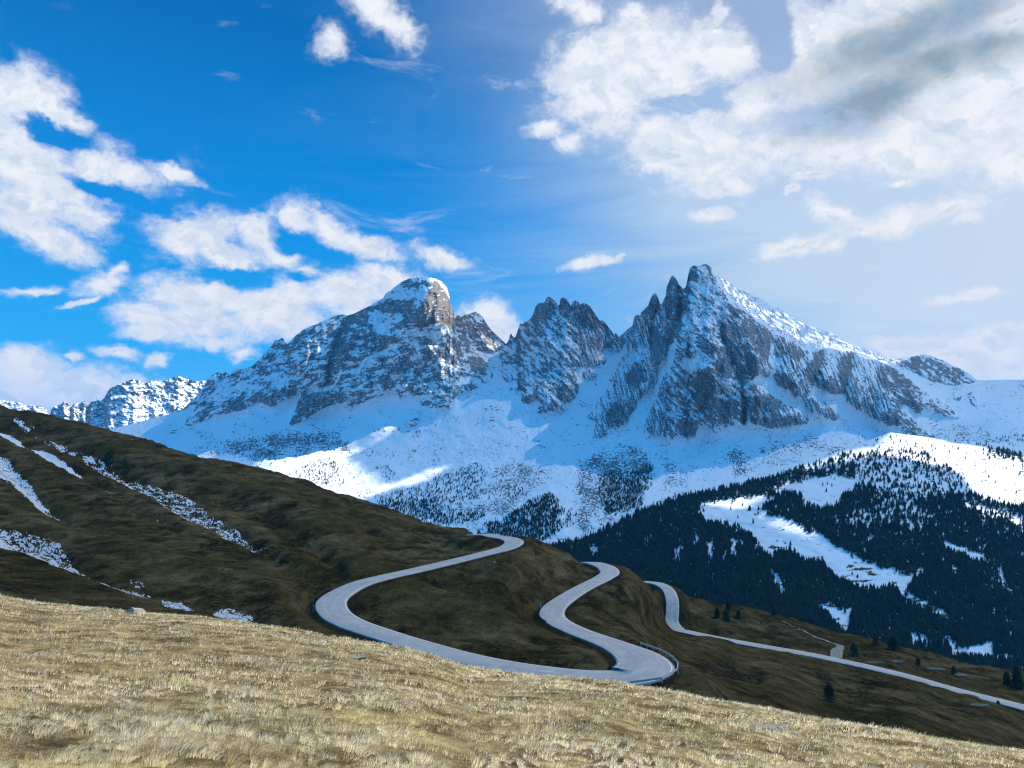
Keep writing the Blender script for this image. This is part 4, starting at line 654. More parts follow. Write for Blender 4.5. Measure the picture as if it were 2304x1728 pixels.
# ------------------------------------------------------------------ trees
def needle_mat(name, c0, c1, c2_):
    m, t, b = newmat(name); oi = t.new('ShaderNodeObjectInfo').outputs['Random']; pos = t.new('ShaderNodeNewGeometry').outputs['Position']
    n = t.noise(pos, .035, 4, .65); n2 = t.noise(pos, .5, 3, .6)
    t.put(b.inputs['Base Color'], t.ramp(t.math('ADD', t.math('MULTIPLY', n, .6), t.math('MULTIPLY', n2, .4)), [(.3, c0), (.5, c1), (.7, c2_)])); return m
NEED = needle_mat('dark_needles', (.008, .016, .012), (.022, .038, .022), (.060, .078, .036))
BARK, tb, bb = newmat('bark'); bb.inputs['Base Color'].default_value = (.05, .038, .028, 1)
def conifer_verts(seed, tiers=6, sides=7, h=1., r=.2):
    g = np.random.default_rng(seed); vs = []; fs = []
    for k in range(tiers):
        z0 = h * (.10 + .80 * k / tiers); z1 = min(h, z0 + h * (.34 if k < tiers - 1 else .22)); rr = r * (1 - (k / tiers) ** 1.15) * g.uniform(.8, 1.15) + .012 * h; b = len(vs); off = g.uniform(0, 6.3)
        cx, cy = g.normal(0, .012, 2); vs.append((cx, cy, z1))
        for i in range(sides):
            a = off + 2 * math.pi * i / sides + g.uniform(-.25, .25); q = rr * g.uniform(.6, 1.25); vs.append((cx + q * math.cos(a), cy + q * math.sin(a), z0 + g.uniform(-.05, .04) * h))
        for i in range(sides): fs.append((b, b + 1 + i, b + 1 + (i + 1) % sides))
        fs += [(b + 1 + i, b + 1 + (i + 1) % sides, b + 1 + (i + 2) % sides) for i in range(0, sides, 2)]
    b = len(vs); tr = .018 * h
    for z in (0 - .06 * h, .5 * h):
        for i in range(3): vs.append((tr * math.cos(i * 2.1), tr * math.sin(i * 2.1), z))
    for i in range(3): j = (i + 1) % 3; fs += [(b + i, b + j, b + 3 + j), (b + i, b + 3 + j, b + 3 + i)]
    return np.array(vs), np.array(fs)
def stone_pine_verts(seed):                              # rounder, fuller crown
    return conifer_verts(seed, 5, 7, 1., .27)
TEMPL = [conifer_verts(s, 6, 7, 1., g) for s, g in ((1, .17), (2, .20), (3, .23), (4, .19))] + [stone_pine_verts(5), stone_pine_verts(6)]
TMESH = []
for i, (v, f) in enumerate(TEMPL):
    o = add_mesh('forest_conifer', v, f, None, NEED, smooth=False); TMESH.append(o.data); bpy.data.objects.remove(o)
def surf_points(fD, u0, u1, vtopf, vb, n, seed):
    g = np.random.default_rng(seed); u = g.uniform(u0, u1, n); v = vb(u) + (vtopf(u) - vb(u)) * g.random(n) ** .9; return u, v
print('pre-forest', time.time() - T0)
trees = []   # x y z h kind
g = np.random.default_rng(5)
# valley side
VU, VV = project(VP.reshape(-1, 3)); VPf = VP.reshape(VP.shape[0], -1, 3)
def sample_sheet(P, n, seed):
    g = np.random.default_rng(seed); r, c = P.shape[:2]; i = g.random(n) * (r - 1.001); j = g.random(n) * (c - 1.001); a = i.astype(int); b = j.astype(int); fi = (i - a)[:, None]; fj = (j - b)[:, None]
    return (P[a, b] * (1 - fj) + P[a, b + 1] * fj) * (1 - fi) + (P[a + 1, b] * (1 - fj) + P[a + 1, b + 1] * fj) * fi
Q = sample_sheet(VP, 60000, 11); uq, vq = project(Q); w = dens(uq, vq); cl = fbm(Q[:, 0] / 70, Q[:, 1] / 70 + Q[:, 2] / 50, 3)
streaks = sstep(-.55, .0, fbm(uq / 10, vq / 60, 3)); keep = (g.random(len(Q)) < np.clip((w * (1 + .7 * cl)) * (.55 + .45 * streaks), .0, 1) ** 1.6 * .95 + .005) & (vq < hill_v(uq) + 40)
Q = Q[keep]; w = w[keep]; print('valley trees', len(Q))
for p, ww in zip(Q, w): trees.append((*p, g.uniform(9, 17) * (.65 + .4 * ww), int(g.integers(0, 6))))
# mountain foot
n = 90000; u = g.uniform(60, 2400, n); vbot = np.interp(u, [60, 1300, 1700, 2400], [1260, 1260, 1230, 1150]); v = vbot + (940 - vbot) * g.random(n); w = dens(u, v)
keep = (g.random(n) < w ** 1.2 * .8 + .004 * (v > 1010)) & (v < np.where(u > 1300, val_v(np.clip(u, 1120, 2500)), hill_v(u)) + 12)
u, v, w = u[keep], v[keep], w[keep]; Pm = at(u, v, mountain_D(u, v, True)); print('foot trees', len(Pm))
for p, ww in zip(Pm, w): trees.append((*p, g.uniform(6, 11) * (.6 + .45 * ww), int(g.integers(0, 6))))
trees = np.array(trees)
size = trees[:, 3] / trees[:, 1]; uu, vv = project(trees[:, :3]); vis = (uu > 10) & (uu < 2294) & (vv < hill_v(uu) - 6) & (uu > 1250)
order = np.argsort(-size * vis); single = order[:300]; rest = order[300:]
for k, i in enumerate(single):
    x, y, z, h, kd = trees[i]; o = bpy.data.objects.new('forest_conifer', TMESH[int(kd)]); S.collection.objects.link(o); o.location = (x, y, z); o.scale = (h, h, h); o.rotation_euler = (0, 0, g.uniform(0, 6.3))
    tag(o, 'dark conifer standing among the forest trees on the snowy valley slope beyond the road', 'conifer', 'conifers of the valley forest')
def merge(tr, templ, seed):
    g = np.random.default_rng(seed); vs = []; fs = []; base = 0
    for kd in range(len(templ)):
        sel = tr[tr[:, 4].astype(int) == kd]; v, f = templ[kd]; m = len(sel)
        if m == 0: continue
        a = g.uniform(0, 6.3, m); c, s = np.cos(a), np.sin(a); sx = g.uniform(.8, 1.2, m); X = v[None, :, 0] * sx[:, None]; Y = v[None, :, 1] * sx[:, None]
        P = np.stack([X * c[:, None] - Y * s[:, None], X * s[:, None] + Y * c[:, None], np.repeat(v[None, :, 2], m, 0)], -1) * sel[:, 3][:, None, None] + sel[:, None, :3]
        vs.append(P.reshape(-1, 3)); fs.append((f[None] + (np.arange(m) * len(v))[:, None, None] + base).reshape(-1, 3)); base += m * len(v)
    return np.concatenate(vs), np.concatenate(fs)
v_, f_ = merge(trees[rest], TEMPL, 3)
tag(add_mesh('forest', v_, f_, None, NEED, smooth=False), 'dense dark conifer forest covering the snowy valley slopes below the mountain', 'forest', kind='stuff')
print('forest', time.time() - T0)

def near_tree(u, v, hpx, label, wide=.3, seed=0):
    p = on_hill(u, v); h = hpx * p[1] / F; g = np.random.default_rng(seed + 100)
    root = bpy.data.objects.new('conifer', None); S.collection.objects.link(root); root.location = tuple(p); tag(root, label, 'conifer')
    vs = []; fs = []
    for i in range(520):
        t = g.random() ** .8; z = h * (.06 + .94 * t); R = h * wide * (1 - t) ** .55 * (1.1 + .25 * math.sin(5 * t * 6 + seed)) + .03 * h; a = g.uniform(0, 6.283); rr = R * g.uniform(.35, 1.0); c = np.array((rr * math.cos(a), rr * math.sin(a), z - .12 * rr))
        s = h * g.uniform(.035, .075); out = np.array((math.cos(a), math.sin(a), -.35)); side = np.array((-math.sin(a), math.cos(a), g.uniform(-.3, .3))); b = len(vs)
        vs += [c - side * s * .8, c + side * s * .8, c + out * s * 1.7, c - out * s * .6 + np.array((0, 0, s * .7))]; fs += [(b, b + 1, b + 2), (b, b + 2, b + 3), (b + 1, b + 3, b + 2)]
    add_mesh('crown', vs, fs, None, NEED, smooth=False, parent=root)
    tv = []; 
    for k, z in enumerate((-.08, .35, .92)):
        r = h * (.03, .02, .004)[k]
        for i in range(6): tv.append((r * math.cos(i * 1.047), r * math.sin(i * 1.047), h * z))
    tf = [(k * 6 + i, k * 6 + (i + 1) % 6, k * 6 + 6 + (i + 1) % 6, k * 6 + 6 + i) for k in range(2) for i in range(6)]
    add_mesh('trunk', tv, tf, None, BARK, parent=root)
for i, (x, y, hp, lab, wd) in enumerate([
    (1000, 1245, 36, 'bushy dark conifer alone on the grass slope below the lower road', .36), (1160, 965, 29, 'dark conifer beside the gravel turnout above the lower road', .34), (1555, 1022, 17, 'small dark conifer alone in the turf between lower road and forest edge', .3),
    (1770, 1075, 17, 'small round-topped conifer beside the pale boulders above the lower road', .38), (2175, 1168, 48, 'tall narrow conifer at the right edge above the lower road', .2), (2055, 1268, 10, 'low dark shrub-like conifer on the kerb of the lower road', .5),
    (375, 690, 22, 'tallest dark conifer of the clump on the spur beside the hairpin leg', .24), (355, 750, 26, 'wide dark conifer at the foot of the clump on the spur', .4), (300, 720, 20, 'leftmost dark conifer of the clump on the spur', .34), (432, 725, 17, 'small dark conifer just right of the clump on the spur', .3),
    (1290, 895, 16, 'low bushy conifer on the forest edge, left of the broad triangular one', .5), (1400, 925, 30, 'broad triangular conifer standing on the grassy forest edge', .42), (2110, 1150, 30, 'thin half-bare conifer left of the tall narrow one', .28), (655, 712, 16, 'dark conifer poking over the grassy skyline of the spur', .4)]):
    q = e6([(x, y)])[0]; near_tree(q[0], q[1], hp, lab, wd, i)

# ------------------------------------------------------------------ guard rails, posts, boulders, hut
STEEL, ts, bs = newmat('galvanised_steel'); bs.inputs['Base Color'].default_value = (.42, .43, .44, 1); bs.inputs['Metallic'].default_value = .35; bs.inputs['Roughness'].default_value = .45
DARKW, tw, bw = newmat('weathered_wood'); bw.inputs['Base Color'].default_value = (.06, .05, .04, 1)
def offset_line(R, i0, i1, side, gap):
    R = R[i0:i1:3]; T = np.gradient(R[:, :2], axis=0); T /= np.linalg.norm(T, axis=1)[:, None]; N = np.stack([-T[:, 1], T[:, 0]], 1); w = R[:, 3] / 2 + gap
    return np.stack([R[:, 0] + side * N[:, 0] * w, R[:, 1] + side * N[:, 1] * w, R[:, 2]], 1), N * side
def guardrail(R, i0, i1, side, label, mat=STEEL, gap=.7):
    L, N = offset_line(R, i0, i1, side, gap); root = bpy.data.objects.new('guardrail', None); S.collection.objects.link(root); root.location = tuple(L[0]); tag(root, label, 'guardrail'); O = L[0]
    prof = [(0, .42), (.05, .47), (.0, .55), (.05, .63), (0, .70), (.05, .76), (.12, .76), (.12, .42)]
    P = np.stack([np.concatenate([L[:, :2] - N * a, L[:, 2:3] + z], 1) for a, z in prof + prof[:1]]) - O
    add_mesh('rail', P, gridfaces(len(prof) + 1, len(L)), None, mat, smooth=False, parent=root)
    for k in range(0, len(L), 1):
        if k % 1: continue
        c = L[k] - O; n = N[k]; t = np.array((-n[1], n[0])); vs = []
        for z in (-.6, .74):
            for a, b in ((0, -.06), (.12, -.06), (.12, .06), (0, .06)): vs.append((c[0] + n[0] * a + t[0] * b, c[1] + n[1] * a + t[1] * b, c[2] + z))
        if k < 100: add_mesh('post', vs, [(0, 1, 2, 3), (4, 5, 6, 7), (0, 1, 5, 4), (1, 2, 6, 5), (2, 3, 7, 6), (3, 0, 4, 7)], None, mat, smooth=False, parent=root)
ua, va = project(RA[:, :3]); near_i = lambda u, v, R=RA: int(np.argmin((project(R[:, :3])[0] - u) ** 2 + (project(R[:, :3])[1] - v) ** 2))
def pick(p, q): a, b = near_i(*p), near_i(*q); return (min(a, b), max(a, b))
a, b = pick(e8([(1060, 1300)])[0], e8([(1060, 1565)])[0])
guardrail(RA, a, b, -1, 'silver steel guardrail curving round the nearest lower hairpin')
a, b = pick(e5([(600, 505)])[0], e5([(460, 720)])[0]); LEFT_SIDE = -1
guardrail(RA, a, b, -1, 'low dark guardrail round the outside of the big left hairpin', DARKW)
a, b = pick(e8([(640, 905)])[0], e8([(600, 1115)])[0])
guardrail(RA, a, b, 1, 'low guardrail round the outside of the middle hairpin', DARKW)
a, b = pick((1095, 1204), e5([(1530, 262)])[0])
guardrail(RA, a, b, 1, 'guardrail along the far edge of the topmost bend', DARKW)

STONE, tq, bq = newmat('grey_boulder'); pq = tq.new('ShaderNodeNewGeometry').outputs['Position']
tq.put(bq.inputs['Base Color'], tq.ramp(tq.noise(pq, 1.2, 6, .7), [(.3, (.06, .055, .05)), (.5, (.15, .14, .12)), (.7, (.30, .28, .25))])); bump(tq, bq, tq.noise(pq, 2, 6, .7), .15, .8)
def rock_mesh(r, seed, flat=.6):
    import bmesh
    bm = bmesh.new(); bmesh.ops.create_icosphere(bm, subdivisions=3, radius=1)
    g = np.random.default_rng(seed); co = np.array([v.co for v in bm.verts]); planes = g.normal(size=(9, 3)); planes /= np.linalg.norm(planes, axis=1)[:, None]
    for p in planes:
        h = g.uniform(.55, .85); d = co @ p; co -= np.clip(d - h, 0, None)[:, None] * p
    co += .05 * fbm(co[:, 0] * 3 + seed, co[:, 1] * 3 + co[:, 2] * 4, 3)[:, None] * co; co[:, 2] *= flat; co *= r
    f = np.array([[v.index for v in fc.verts] for fc in bm.faces]); bm.free(); return co, f
def boulder(p, r, label, seed, flat=.6, name='boulder', sx=1., group=None):
    co, f = rock_mesh(r, seed, flat); co[:, 0] *= sx; o = add_mesh(name, co, f, None, STONE, smooth=False); o.location = tuple(p); tag(o, label, 'boulder', group); return o
for i, (x, y, r, lab, sx) in enumerate([(800, 805, 1.6, 'pale boulder on the grassy slope above the lower road', 1.8), (1280, 1005, 1.4, 'flat pale stone slab beside the lower road', 4.), (1425, 1000, 1.5, 'pale stone slab in the turf right of the road turnout', 2.2), (1640, 1048, 1.8, 'long grey outcrop left of the round-topped conifer', 3.2), (1825, 1085, 1.8, 'grey boulder right of the round-topped conifer', 1.8), (1930, 1272, 1.0, 'pale flat outcrop on the near verge of the lower road', 5.)]):
    q = e6([(x, y)])[0]; p = on_hill(*q); boulder(p + np.array((0, 0, .15)), r, lab, i + 20, .45, sx=sx)

def hut(u, v, sc, label):
    Dv = float(VD(u, v)); p = at(u, v, Dv); i = np.argmin(np.sum((VP.reshape(-1, 3) - p) ** 2, 1)); p = VP.reshape(-1, 3)[i]
    root = bpy.data.objects.new('mountain_hut', None); S.collection.objects.link(root); root.location = tuple(p); root.rotation_euler = (0, 0, .25); tag(root, label, 'hut')
    L, Wd, H, R = 9 * sc, 6 * sc, 3 * sc, 2.2 * sc
    wm, t_, b_ = newmat('pale_render'); b_.inputs['Base Color'].default_value = (.38, .33, .27, 1); rm, t_, b_ = newmat('snowy_roof'); b_.inputs['Base Color'].default_value = (.5, .52, .55, 1); dm, t_, b_ = newmat('dark_opening'); b_.inputs['Base Color'].default_value = (.03, .03, .035, 1)
    vs = [(x, y, z) for z in (-3, H) for x, y in ((-L, -Wd), (L, -Wd), (L, Wd), (-L, Wd))] + [(-L, 0, H + R), (L, 0, H + R)]
    add_mesh('wall', vs, [(0, 1, 5, 4), (1, 2, 6, 5), (2, 3, 7, 6), (3, 0, 4, 7), (4, 7, 8, 8), (5, 6, 9, 9)][:4], None, wm, smooth=False, parent=root)
    add_mesh('gable', vs, [(4, 7, 8), (5, 9, 6)], None, wm, smooth=False, parent=root)
    e = .8; k = R / Wd
    add_mesh('roof', [(-L - e, -Wd - e, H - e * k), (L + e, -Wd - e, H - e * k), (L + e, 0, H + R + .1), (-L - e, 0, H + R + .1), (L + e, Wd + e, H - e * k), (-L - e, Wd + e, H - e * k)] + [(-L - e, -Wd - e, H - e * k + .4), (L + e, -Wd - e, H - e * k + .4), (L + e, 0, H + R + .5), (-L - e, 0, H + R + .5), (L + e, Wd + e, H - e * k + .4), (-L - e, Wd + e, H - e * k + .4)],
        [(0, 1, 2, 3), (3, 2, 4, 5), (6, 7, 8, 9), (9, 8, 10, 11), (0, 1, 7, 6), (5, 4, 10, 11)], None, rm, smooth=False, parent=root)
    for x in (-5.5, -1.5, 2.5):
        x *= sc; add_mesh('window', [(x, -Wd - .05, .9 * sc), (x + 1.5 * sc, -Wd - .05, .9 * sc), (x + 1.5 * sc, -Wd - .05, 2.2 * sc), (x, -Wd - .05, 2.2 * sc)], [(0, 1, 2, 3)], None, dm, smooth=False, parent=root)
q = e6([(1487, 610)])[0]; hut(q[0], q[1], .6, 'small pale hut with snowy roof at the end of the forest clearing')

WHITEP, tz, bz = newmat('white_post_paint'); bz.inputs['Base Color'].default_value = (.75, .75, .72, 1)
BLACKP, tz, bz = newmat('black_post_band'); bz.inputs['Base Color'].default_value = (.02, .02, .02, 1)
def marker_post(R, i, side, label):
    L, N = offset_line(R, i, i + 4, side, .5); p = L[0]; root = bpy.data.objects.new('marker_post', None); S.collection.objects.link(root); root.location = tuple(p); tag(root, label, 'marker post')
    def prism(z0, z1, w): return [(x * w, y * w, z) for z in (z0, z1) for x, y in ((-1, -.7), (1, -.7), (.6, .7), (-.6, .7))]
    F6 = [(0, 1, 2, 3), (4, 5, 6, 7), (0, 1, 5, 4), (1, 2, 6, 5), (2, 3, 7, 6), (3, 0, 4, 7)]
    add_mesh('pole', prism(-.8, 1.05, .09), F6, None, WHITEP, smooth=False, parent=root); add_mesh('band', prism(.78, .95, .096), F6, None, BLACKP, smooth=False, parent=root)
marker_post(RA, near_i(*e5([(330, 700)])[0]), -1, 'white marker post outside the big left hairpin')
marker_post(RA, near_i(*e8([(470, 930)])[0]), 1, 'white marker post outside the middle hairpin')
marker_post(RA, near_i(*e8([(1060, 660)])[0]), 1, 'white marker post on the outer edge of the small upper-right bend')
# ------------------------------------------------------------------ foreground meadow
MC = curve_v(e7([(-450, 515), (0, 560), (100, 585), (300, 612), (500, 628), (700, 645), (850, 668), (1000, 678), (1200, 690), (1500, 725), (1700, 750), (1900, 775), (2100, 805)]) + e5([(400, 805), (700, 850), (900, 890), (1100, 945), (1220, 985), (1400, 1020), (1700, 1048), (2000, 1078), (2212, 1100)])
    + e8([(1200, 1600), (1400, 1625), (1600, 1645)]) + e6([(200, 1190), (400, 1215), (600, 1245), (800, 1282), (1000, 1305), (1200, 1345), (1400, 1375), (1600, 1415), (1800, 1445), (2000, 1475), (2212, 1500)]) + [(2460, 1700)])
EYE = 1.65
def meadow_profile(u):
    vc = MC(u); Dc = np.interp(u, [-200, 0, 700, 1300, 2304, 2500], [34, 32, 27, 22, 17, 16]); tb = (vc - VH) / F - EYE / Dc
    return vc, Dc, tb
def meadow_D(u, v):
    vc, Dc, tb = meadow_profile(u); return EYE / np.maximum((v - VH) / F - tb, .012)
def meadow_noise(x, y): return .10 * fbm(x / 2.6, y / 2.6, 3) + .05 * fbm(x / .8 + 7, y / .8, 3) + .16 * fbm(x / 9, y / 9, 2)
# sample in bearing and distance so that it is a true piece of ground
def meadow_point(u, D):
    tb = meadow_profile(u)[2]; Dc = meadow_profile(u)[1]; a, _ = ray(u, VH + 0 * u); x = a * D
    over = np.clip(D - Dc, 0, None); z = -EYE - tb * D - .012 * over ** 2 - .10 * over; return x, z
def build_meadow():
    U1 = np.arange(-700, 3000, 9.); Dr = np.concatenate([np.geomspace(1.2, 36, 420), np.linspace(36.5, 75, 50)]); U = np.repeat(U1[None], len(Dr), 0); D = np.repeat(Dr[:, None], len(U1), 1)
    Uc = np.clip(U, -200, 2500); tbc = meadow_profile(Uc)[2]; Dc = meadow_profile(Uc)[1]; a, _ = ray(U, VH + 0 * U); x = a * D; over = np.clip(D - Dc, 0, None); z = -EYE - tbc * D - .012 * over ** 2 - .10 * over
    z = z + meadow_noise(x, D) * (1 - .6 * sstep(0, 6, D - Dc + 3)) * sstep(1.2, 5, D)
    m, t, b = newmat('dry_meadow_soil'); pos = t.new('ShaderNodeNewGeometry').outputs['Position']
    c = t.ramp(t.noise(pos, 1.3, 7, .7, .3), [(.32, (.022, .018, .012)), (.46, (.085, .068, .038)), (.60, (.19, .155, .085)), (.76, (.34, .28, .16))])
    t.put(b.inputs['Base Color'], c); bump(t, b, t.noise(pos, 14, 5, .7), .06, .9)
    tag(add_mesh('meadow_ground', np.stack([x, D, z], -1), gridfaces(len(Dr), len(U1)), None, m), kind='structure')
build_meadow()
def bare(x, y):                                          # dark worn spots in the turf
    return sstep(.21, .31, fbm(x / 1.2 + 3, y / 1.6 + 8, 4, .68) + .16 * fbm(x / 6, y / 6, 2) - .0)
def build_grass():
    g = np.random.default_rng(21); n = 380000
    u = g.uniform(-330, 2640, n); tb = meadow_profile(u)[2]; Dc = meadow_profile(u)[1]
    # evenly by apparent area: pick a height in view between crest and bottom
    s = g.random(n); inv = (1 / Dc) + s * (1 / 3.6 - 1 / Dc); D = 1 / inv; far = g.random(n) < .10; D = np.where(far, Dc * g.uniform(.85, 1.12, n), D)
    x, z = meadow_point(u, D); z = z + meadow_noise(x, D) * (1 - .6 * sstep(0, 6, D - Dc + 3)) * sstep(1.2, 5, D)
    B = bare(x, D); clump = fbm(x / .42, D / .34, 4, .6); keep = g.random(n) > B * .96; tall0 = fbm(x / 3.5 + 11, D / 3.5, 3)
    u, D, x, z, B, clump, tall0 = [q[keep] for q in (u, D, x, z, B, clump, tall0)]; n = len(D)
    cell = .21; ci = np.floor(x / cell + 2.2 * fbm(x * .8, D * .8, 3)).astype('i8'); cj = np.floor(D / cell + 2.2 * fbm(x * .8 + 33, D * .8, 3)).astype('i8'); hs = lambda k: np.modf(np.abs(np.sin(ci * 127.1 + cj * 311.7 + k * 74.7) * 43758.5453))[0]
    tx = (ci + .5 + (hs(1) - .5) * 1.1) * cell; ty = (cj + .5 + (hs(2) - .5) * 1.1) * cell; ts = hs(3); tt = hs(4) - .5      # tussocks: centre, size, tone
    tx = tx - 2.2 * fbm(x * .8, D * .8, 3) * cell; ty = ty - 2.2 * fbm(x * .8 + 33, D * .8, 3) * cell; ox = x - tx; oy = D - ty; pull = .55 * (D < 40); x = x - ox * pull * .6; D = D - oy * pull * .6
    dead = (ts < .16).astype(float); rr = np.hypot(ox, oy) / cell
    h = (.070 + .035 * np.clip(clump, -1, 1) + .04 * tall0 + .055 * ts) * g.uniform(.6, 1.35, n) * (1 - .62 * B) * (1 - .45 * dead) * (1.15 - .5 * np.clip(rr, 0, 1)); h = np.clip(h * .78, .02, .22)
    tuft = sstep(.30, .55, fbm(x / 1.1 + 31, D / 1.1 + 5, 2)); h *= 1 + .7 * tuft; heath = sstep(.18, .36, fbm(x / 1.0 + 60, D / 1.2 + 17, 4, .6)); h *= 1 - .3 * heath
    w = np.maximum(.0030, .00044 * D) * g.uniform(.7, 1.4, n)
    ang0 = .25 + 1.1 * fbm(x / 2.6 + 9, D / 2.6, 2); vx = np.cos(ang0) * 1.1 + ox / cell * 1.5 + g.normal(0, .45, n); vy = np.sin(ang0) * .8 + oy / cell * 1.2 + g.normal(0, .45, n); q = np.hypot(vx, vy) + 1e-6; dx, dy = vx / q, vy / q; lean = np.clip(q * .62, .2, 1.35)
    face = g.uniform(-.7, .7, n); sx, sy = np.cos(face), np.sin(face)
    P = []
    for t, wt in ((-.08, 1.), (.4, .85), (.75, .55), (1., .0)):
        bx = x + dx * lean * h * t * t * 1.0; by = D + dy * lean * h * t * t; bz = z + h * t * (1 - .28 * lean * t)
        if wt > 0: P += [np.stack([bx - sx * w * wt / 2, by - sy * w * wt / 2, bz], 1), np.stack([bx + sx * w * wt / 2, by + sy * w * wt / 2, bz], 1)]
        else: P += [np.stack([bx, by, bz], 1)]
    V = np.stack(P, 1); i = (np.arange(n) * 7)[:, None]
    f = np.concatenate([i + np.array(q)[None] for q in ((0, 1, 3), (0, 3, 2), (2, 3, 5), (2, 5, 4), (4, 5, 6))])
    tone = np.clip(.56 + .30 * fbm(x / 2.2 + 4, D / 2.2, 4) + .20 * clump + .42 * tt + g.normal(0, .17, n) - .6 * B - .36 * heath - .22 * dead, 0, 1); grn = np.clip(sstep(.05, .42, fbm(x / 4 + 70, D / 2.6, 3)) * .8 + g.normal(0, .12, n), 0, 1)
    m, t, b = newmat('straw_grass'); c = t.ramp(t.attr('tone'), [(.05, (.15, .115, .065)), (.33, (.52, .43, .26)), (.60, (.88, .76, .49)), (.92, (.98, .92, .71))]); c = t.mix(t.math('MULTIPLY', t.attr('grn'), .55), c, (.50, .44, .13))
    t.put(b.inputs['Base Color'], c); b.inputs['Roughness'].default_value = .6
    tr = t.new('ShaderNodeBsdfTranslucent'); t.put(tr.inputs[0], c); mx = t.new('ShaderNodeMixShader'); mx.inputs[0].default_value = .48; t.l.new(b.outputs[0], mx.inputs[1]); t.l.new(tr.outputs[0], mx.inputs[2]); t.l.new(mx.outputs[0], t.n['Material Output'].inputs[0])
    o = add_mesh('grass', V.reshape(-1, 3), f, {'tone': np.repeat(tone, 7), 'grn': np.repeat(grn, 7)}, m, smooth=True)
    tag(o, 'dry straw-coloured meadow grass covering the sunlit foreground', 'grass', kind='stuff')
build_grass()
def meadow_at(u, v):
    D = float(meadow_D(np.array([u]), np.array([v]))[0]); x, z = meadow_point(np.array([float(u)]), np.array([D])); z = z + meadow_noise(x, np.array([D])); return np.array((x[0], D, z[0]))
for i, (fn, x, y, r, lab, fl, sx) in enumerate([(e7, 885, 672, .42, 'weathered grey pointed rock on the crest of the sunlit meadow', .62, 1.3), (e5, 1975, 1366, .10, 'small dark stone in the dry grass near the middle of the meadow', .6, 1.5), (e5, 570, 940, .16, 'brown stone in the grass near the meadow crest', .4, 1.8), (e6, 590, 1380, .22, 'dark stone under a grey tuft on the right of the meadow', .5, 1.5),
    (e5, 1400, 1590, .07, 'dark stone at the bottom edge of the meadow', .6, 1.5), (e6, 1190, 1385, .12, 'small dark stone near the right part of the meadow crest', .5, 1.6)]):
    q = fn([(x, y)])[0]; p = meadow_at(max(q[0], 0), max(q[1], float(MC(q[0])) + 6)); boulder(p, r, lab, 60 + i, fl, 'stone', sx)
print('meadow', time.time() - T0)

# ------------------------------------------------------------------ wide ground under everything
m, t, b = newmat('valley_floor'); pos = t.new('ShaderNodeNewGeometry').outputs['Position']; t.put(b.inputs['Base Color'], t.ramp(t.noise(pos, .002, 8, .6), [(.4, (.05, .06, .04)), (.6, (.6, .63, .66))]))
gx = np.linspace(-14000, 14000, 60); X, Y = np.meshgrid(gx, gx + 2000); Z = -620 + 60 * fbm(X / 3000, Y / 3000, 3); tag(add_mesh('ground', np.stack([X, Y, Z], -1), gridfaces(60, 60), None, m), kind='structure')

# ------------------------------------------------------------------ blue mountain air
def haze():
    x0, x1, y0, y1, z0, z1 = -14100, 14100, -12100, 16100, -760, 900
    v = [(x, y, z) for z in (z0, z1) for x, y in ((x0, y0), (x1, y0), (x1, y1), (x0, y1))]
    m = bpy.data.materials.new('air'); m.use_nodes = True; t = NT(m.node_tree); t.n.clear(); p = t.new('ShaderNodeVolumePrincipled'); p.inputs['Color'].default_value = (.12, .46, 1, 1); p.inputs['Density'].default_value = HAZE
    t.l.new(p.outputs[0], t.new('ShaderNodeOutputMaterial').inputs['Volume'])
    tag(add_mesh('haze', v, [(0, 3, 2, 1), (4, 5, 6, 7), (0, 1, 5, 4), (1, 2, 6, 5), (2, 3, 7, 6), (3, 0, 4, 7)], None, m, smooth=False), 'thin blue mountain air between viewer and peaks', 'haze', kind='stuff')
HAZE = 3.8e-5
haze()
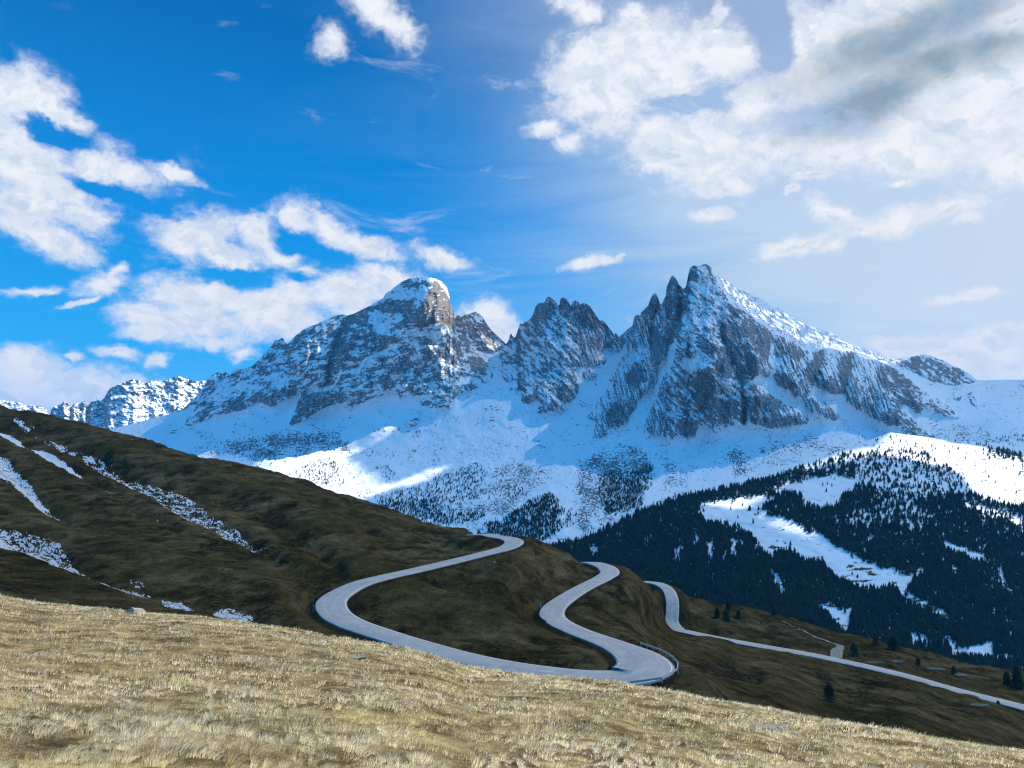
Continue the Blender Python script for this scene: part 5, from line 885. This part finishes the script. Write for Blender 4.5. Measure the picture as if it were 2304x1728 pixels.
# ------------------------------------------------------------------ added unseen cloud sheets, shaped to shade the valley and mountain
SHADE_CLOUD_Z = 4300.
def up(P):                                               # follow the sunbeam from a spot on the ground up to the added cloud sheet
    P = np.asarray(P); k = (SHADE_CLOUD_Z - P[..., 2]) / SD.z; return P[..., 0] + SD.x * k, P[..., 1] + SD.y * k
def onM(p): return [tuple(np.stack(up(at(a, b, float(MD(a, b)))))) for a, b in p]
def onV(p): return [tuple(np.stack(up(at(a, b, float(VD(a, b)))))) for a, b in p]
def onW(p): return [tuple(np.stack(up(np.array(q, float)))) for q in p]
GAPS = [onM(c5([(760, 800), (800, 590), (900, 545), (1250, 500), (1350, 460), (1450, 435), (1530, 460), (1560, 480), (1500, 540), (1690, 600), (1740, 690), (1820, 720), (1990, 690), (1800, 740), (1660, 775), (1800, 880), (1950, 980), (2030, 1050), (2212, 1020), (2500, 900), (2700, 880), (2500, 1000), (2200, 1080), (1900, 1190), (1700, 1230), (1200, 1150), (760, 1100)])), onM(c5([(-400, 850), (120, 745), (330, 700), (300, 860), (-400, 1000)])),
    onM(c5([(1540, 480), (1800, 350), (1830, 370), (1700, 560), (1640, 590), (1600, 540)])), onM(c5([(1880, 430), (2030, 310), (2212, 250)]) + c6([(430, 250), (280, 400), (140, 530), (40, 620), (0, 630)]) + c5([(1960, 620), (1910, 520)])), onM(c5([(2050, 270), (2150, 230), (2160, 270), (2080, 300)])),
    onM(c2([(535, 760), (560, 735), (640, 755), (600, 785)])), onM(c2([(1150, 740), (1230, 810), (1400, 860), (1330, 900), (1220, 880)])),
    onV(c8([(-500, 1010), (0, 690), (200, 620), (420, 520), (640, 480), (740, 480), (880, 330), (1060, 330), (1300, 380), (1600, 440), (2212, 560), (2700, 600), (2700, 1200), (2212, 1100), (1750, 960), (1600, 760), (1400, 650), (1000, 590), (500, 580), (200, 650), (0, 730), (-480, 1040)])),
    onV(c8([(1600, 1040), (1900, 1080), (2212, 1180), (2212, 1340), (2000, 1200), (1700, 1120)])),
    onV(c7([(1210, 1220), (1500, 1180), (1800, 1165), (1680, 1280), (1560, 1330), (1400, 1270)])), onV(e6([(560, 90), (830, 150), (920, 200), (860, 230), (700, 170)])),
    onW([(-110, -80, -3), (110, -80, -3), (95, 50, -4), (30, 58, -8), (-40, 68, -8), (-110, 75, -8)])]  # openings cut so the sun reaches only the chosen patches
THIN = [onM([(1600, 630), (1680, 700), (1800, 760), (1900, 805), (2000, 825), (2070, 812), (2060, 780), (1850, 690), (1640, 590), (1600, 590)])]  # randomly perforated part, dims the sun on this flank
def inside_gaps(X, Y):
    m = np.zeros(X.shape, bool)
    for p in GAPS: m |= inpoly(X, Y, p)
    for p in THIN: m |= inpoly(X, Y, p) & (rng.random(X.shape) < .30)
    return m
def shade_cloud_mat(name, leak):
    m = bpy.data.materials.new(name); m.use_nodes = True; t = NT(m.node_tree); t.n.clear(); d = t.new('ShaderNodeBsdfDiffuse'); d.inputs[0].default_value = (.5, .52, .56, 1); tr = t.new('ShaderNodeBsdfTranslucent'); tr.inputs[0].default_value = (.5, .54, .6, 1); tp = t.new('ShaderNodeBsdfTransparent')
    a = t.new('ShaderNodeMixShader'); a.inputs[0].default_value = .35; t.l.new(d.outputs[0], a.inputs[1]); t.l.new(tr.outputs[0], a.inputs[2]); b = t.new('ShaderNodeMixShader'); b.inputs[0].default_value = leak; t.l.new(a.outputs[0], b.inputs[1]); t.l.new(tp.outputs[0], b.inputs[2]); o = t.new('ShaderNodeOutputMaterial'); t.l.new(b.outputs[0], o.inputs[0]); return m
def shade_cloud_sheet(P0, step, mat, name, clip=None):  # out-of-view sheet added to throw shade, open at the gaps
    c = np.array([up(np.array(p, float)) for p in P0]); lo, hi = c.min(0), c.max(0); X, Y = np.meshgrid(np.arange(lo[0], hi[0], step), np.arange(lo[1], hi[1], step)); cx = X + step / 2; cy = Y + step / 2
    Z = SHADE_CLOUD_Z + 18 * fbm(X / 500, Y / 500, 3); ok = ~inside_gaps(cx, cy)[:-1, :-1]; fa = gridfaces(*X.shape).reshape(X.shape[0] - 1, X.shape[1] - 1, 4)[ok]
    n = X.size; top = np.stack([X, Y, Z + 160 + 90 * fbm(X / 350, Y / 350, 4)], -1).reshape(-1, 3); bot = np.stack([X, Y, Z], -1).reshape(-1, 3)
    o = add_mesh(name, bot, fa, None, mat); return tag(o, kind='structure')
shade_cloud_sheet([(-560, 40, -20), (560, 40, -20), (560, 900, -20), (-560, 900, -20), (-900, 40, 0), (0, -140, 0)], 9., shade_cloud_mat('thin_shade_cloud', .18), 'shade_cloud')
shade_cloud_sheet([(-2200, 1000, -200), (2600, 1000, -200), (2600, 3300, 300), (-2200, 3300, 300), (2600, 3700, 500)], 16., shade_cloud_mat('thick_shade_cloud', .14), 'shade_cloud')
print('done', time.time() - T0)
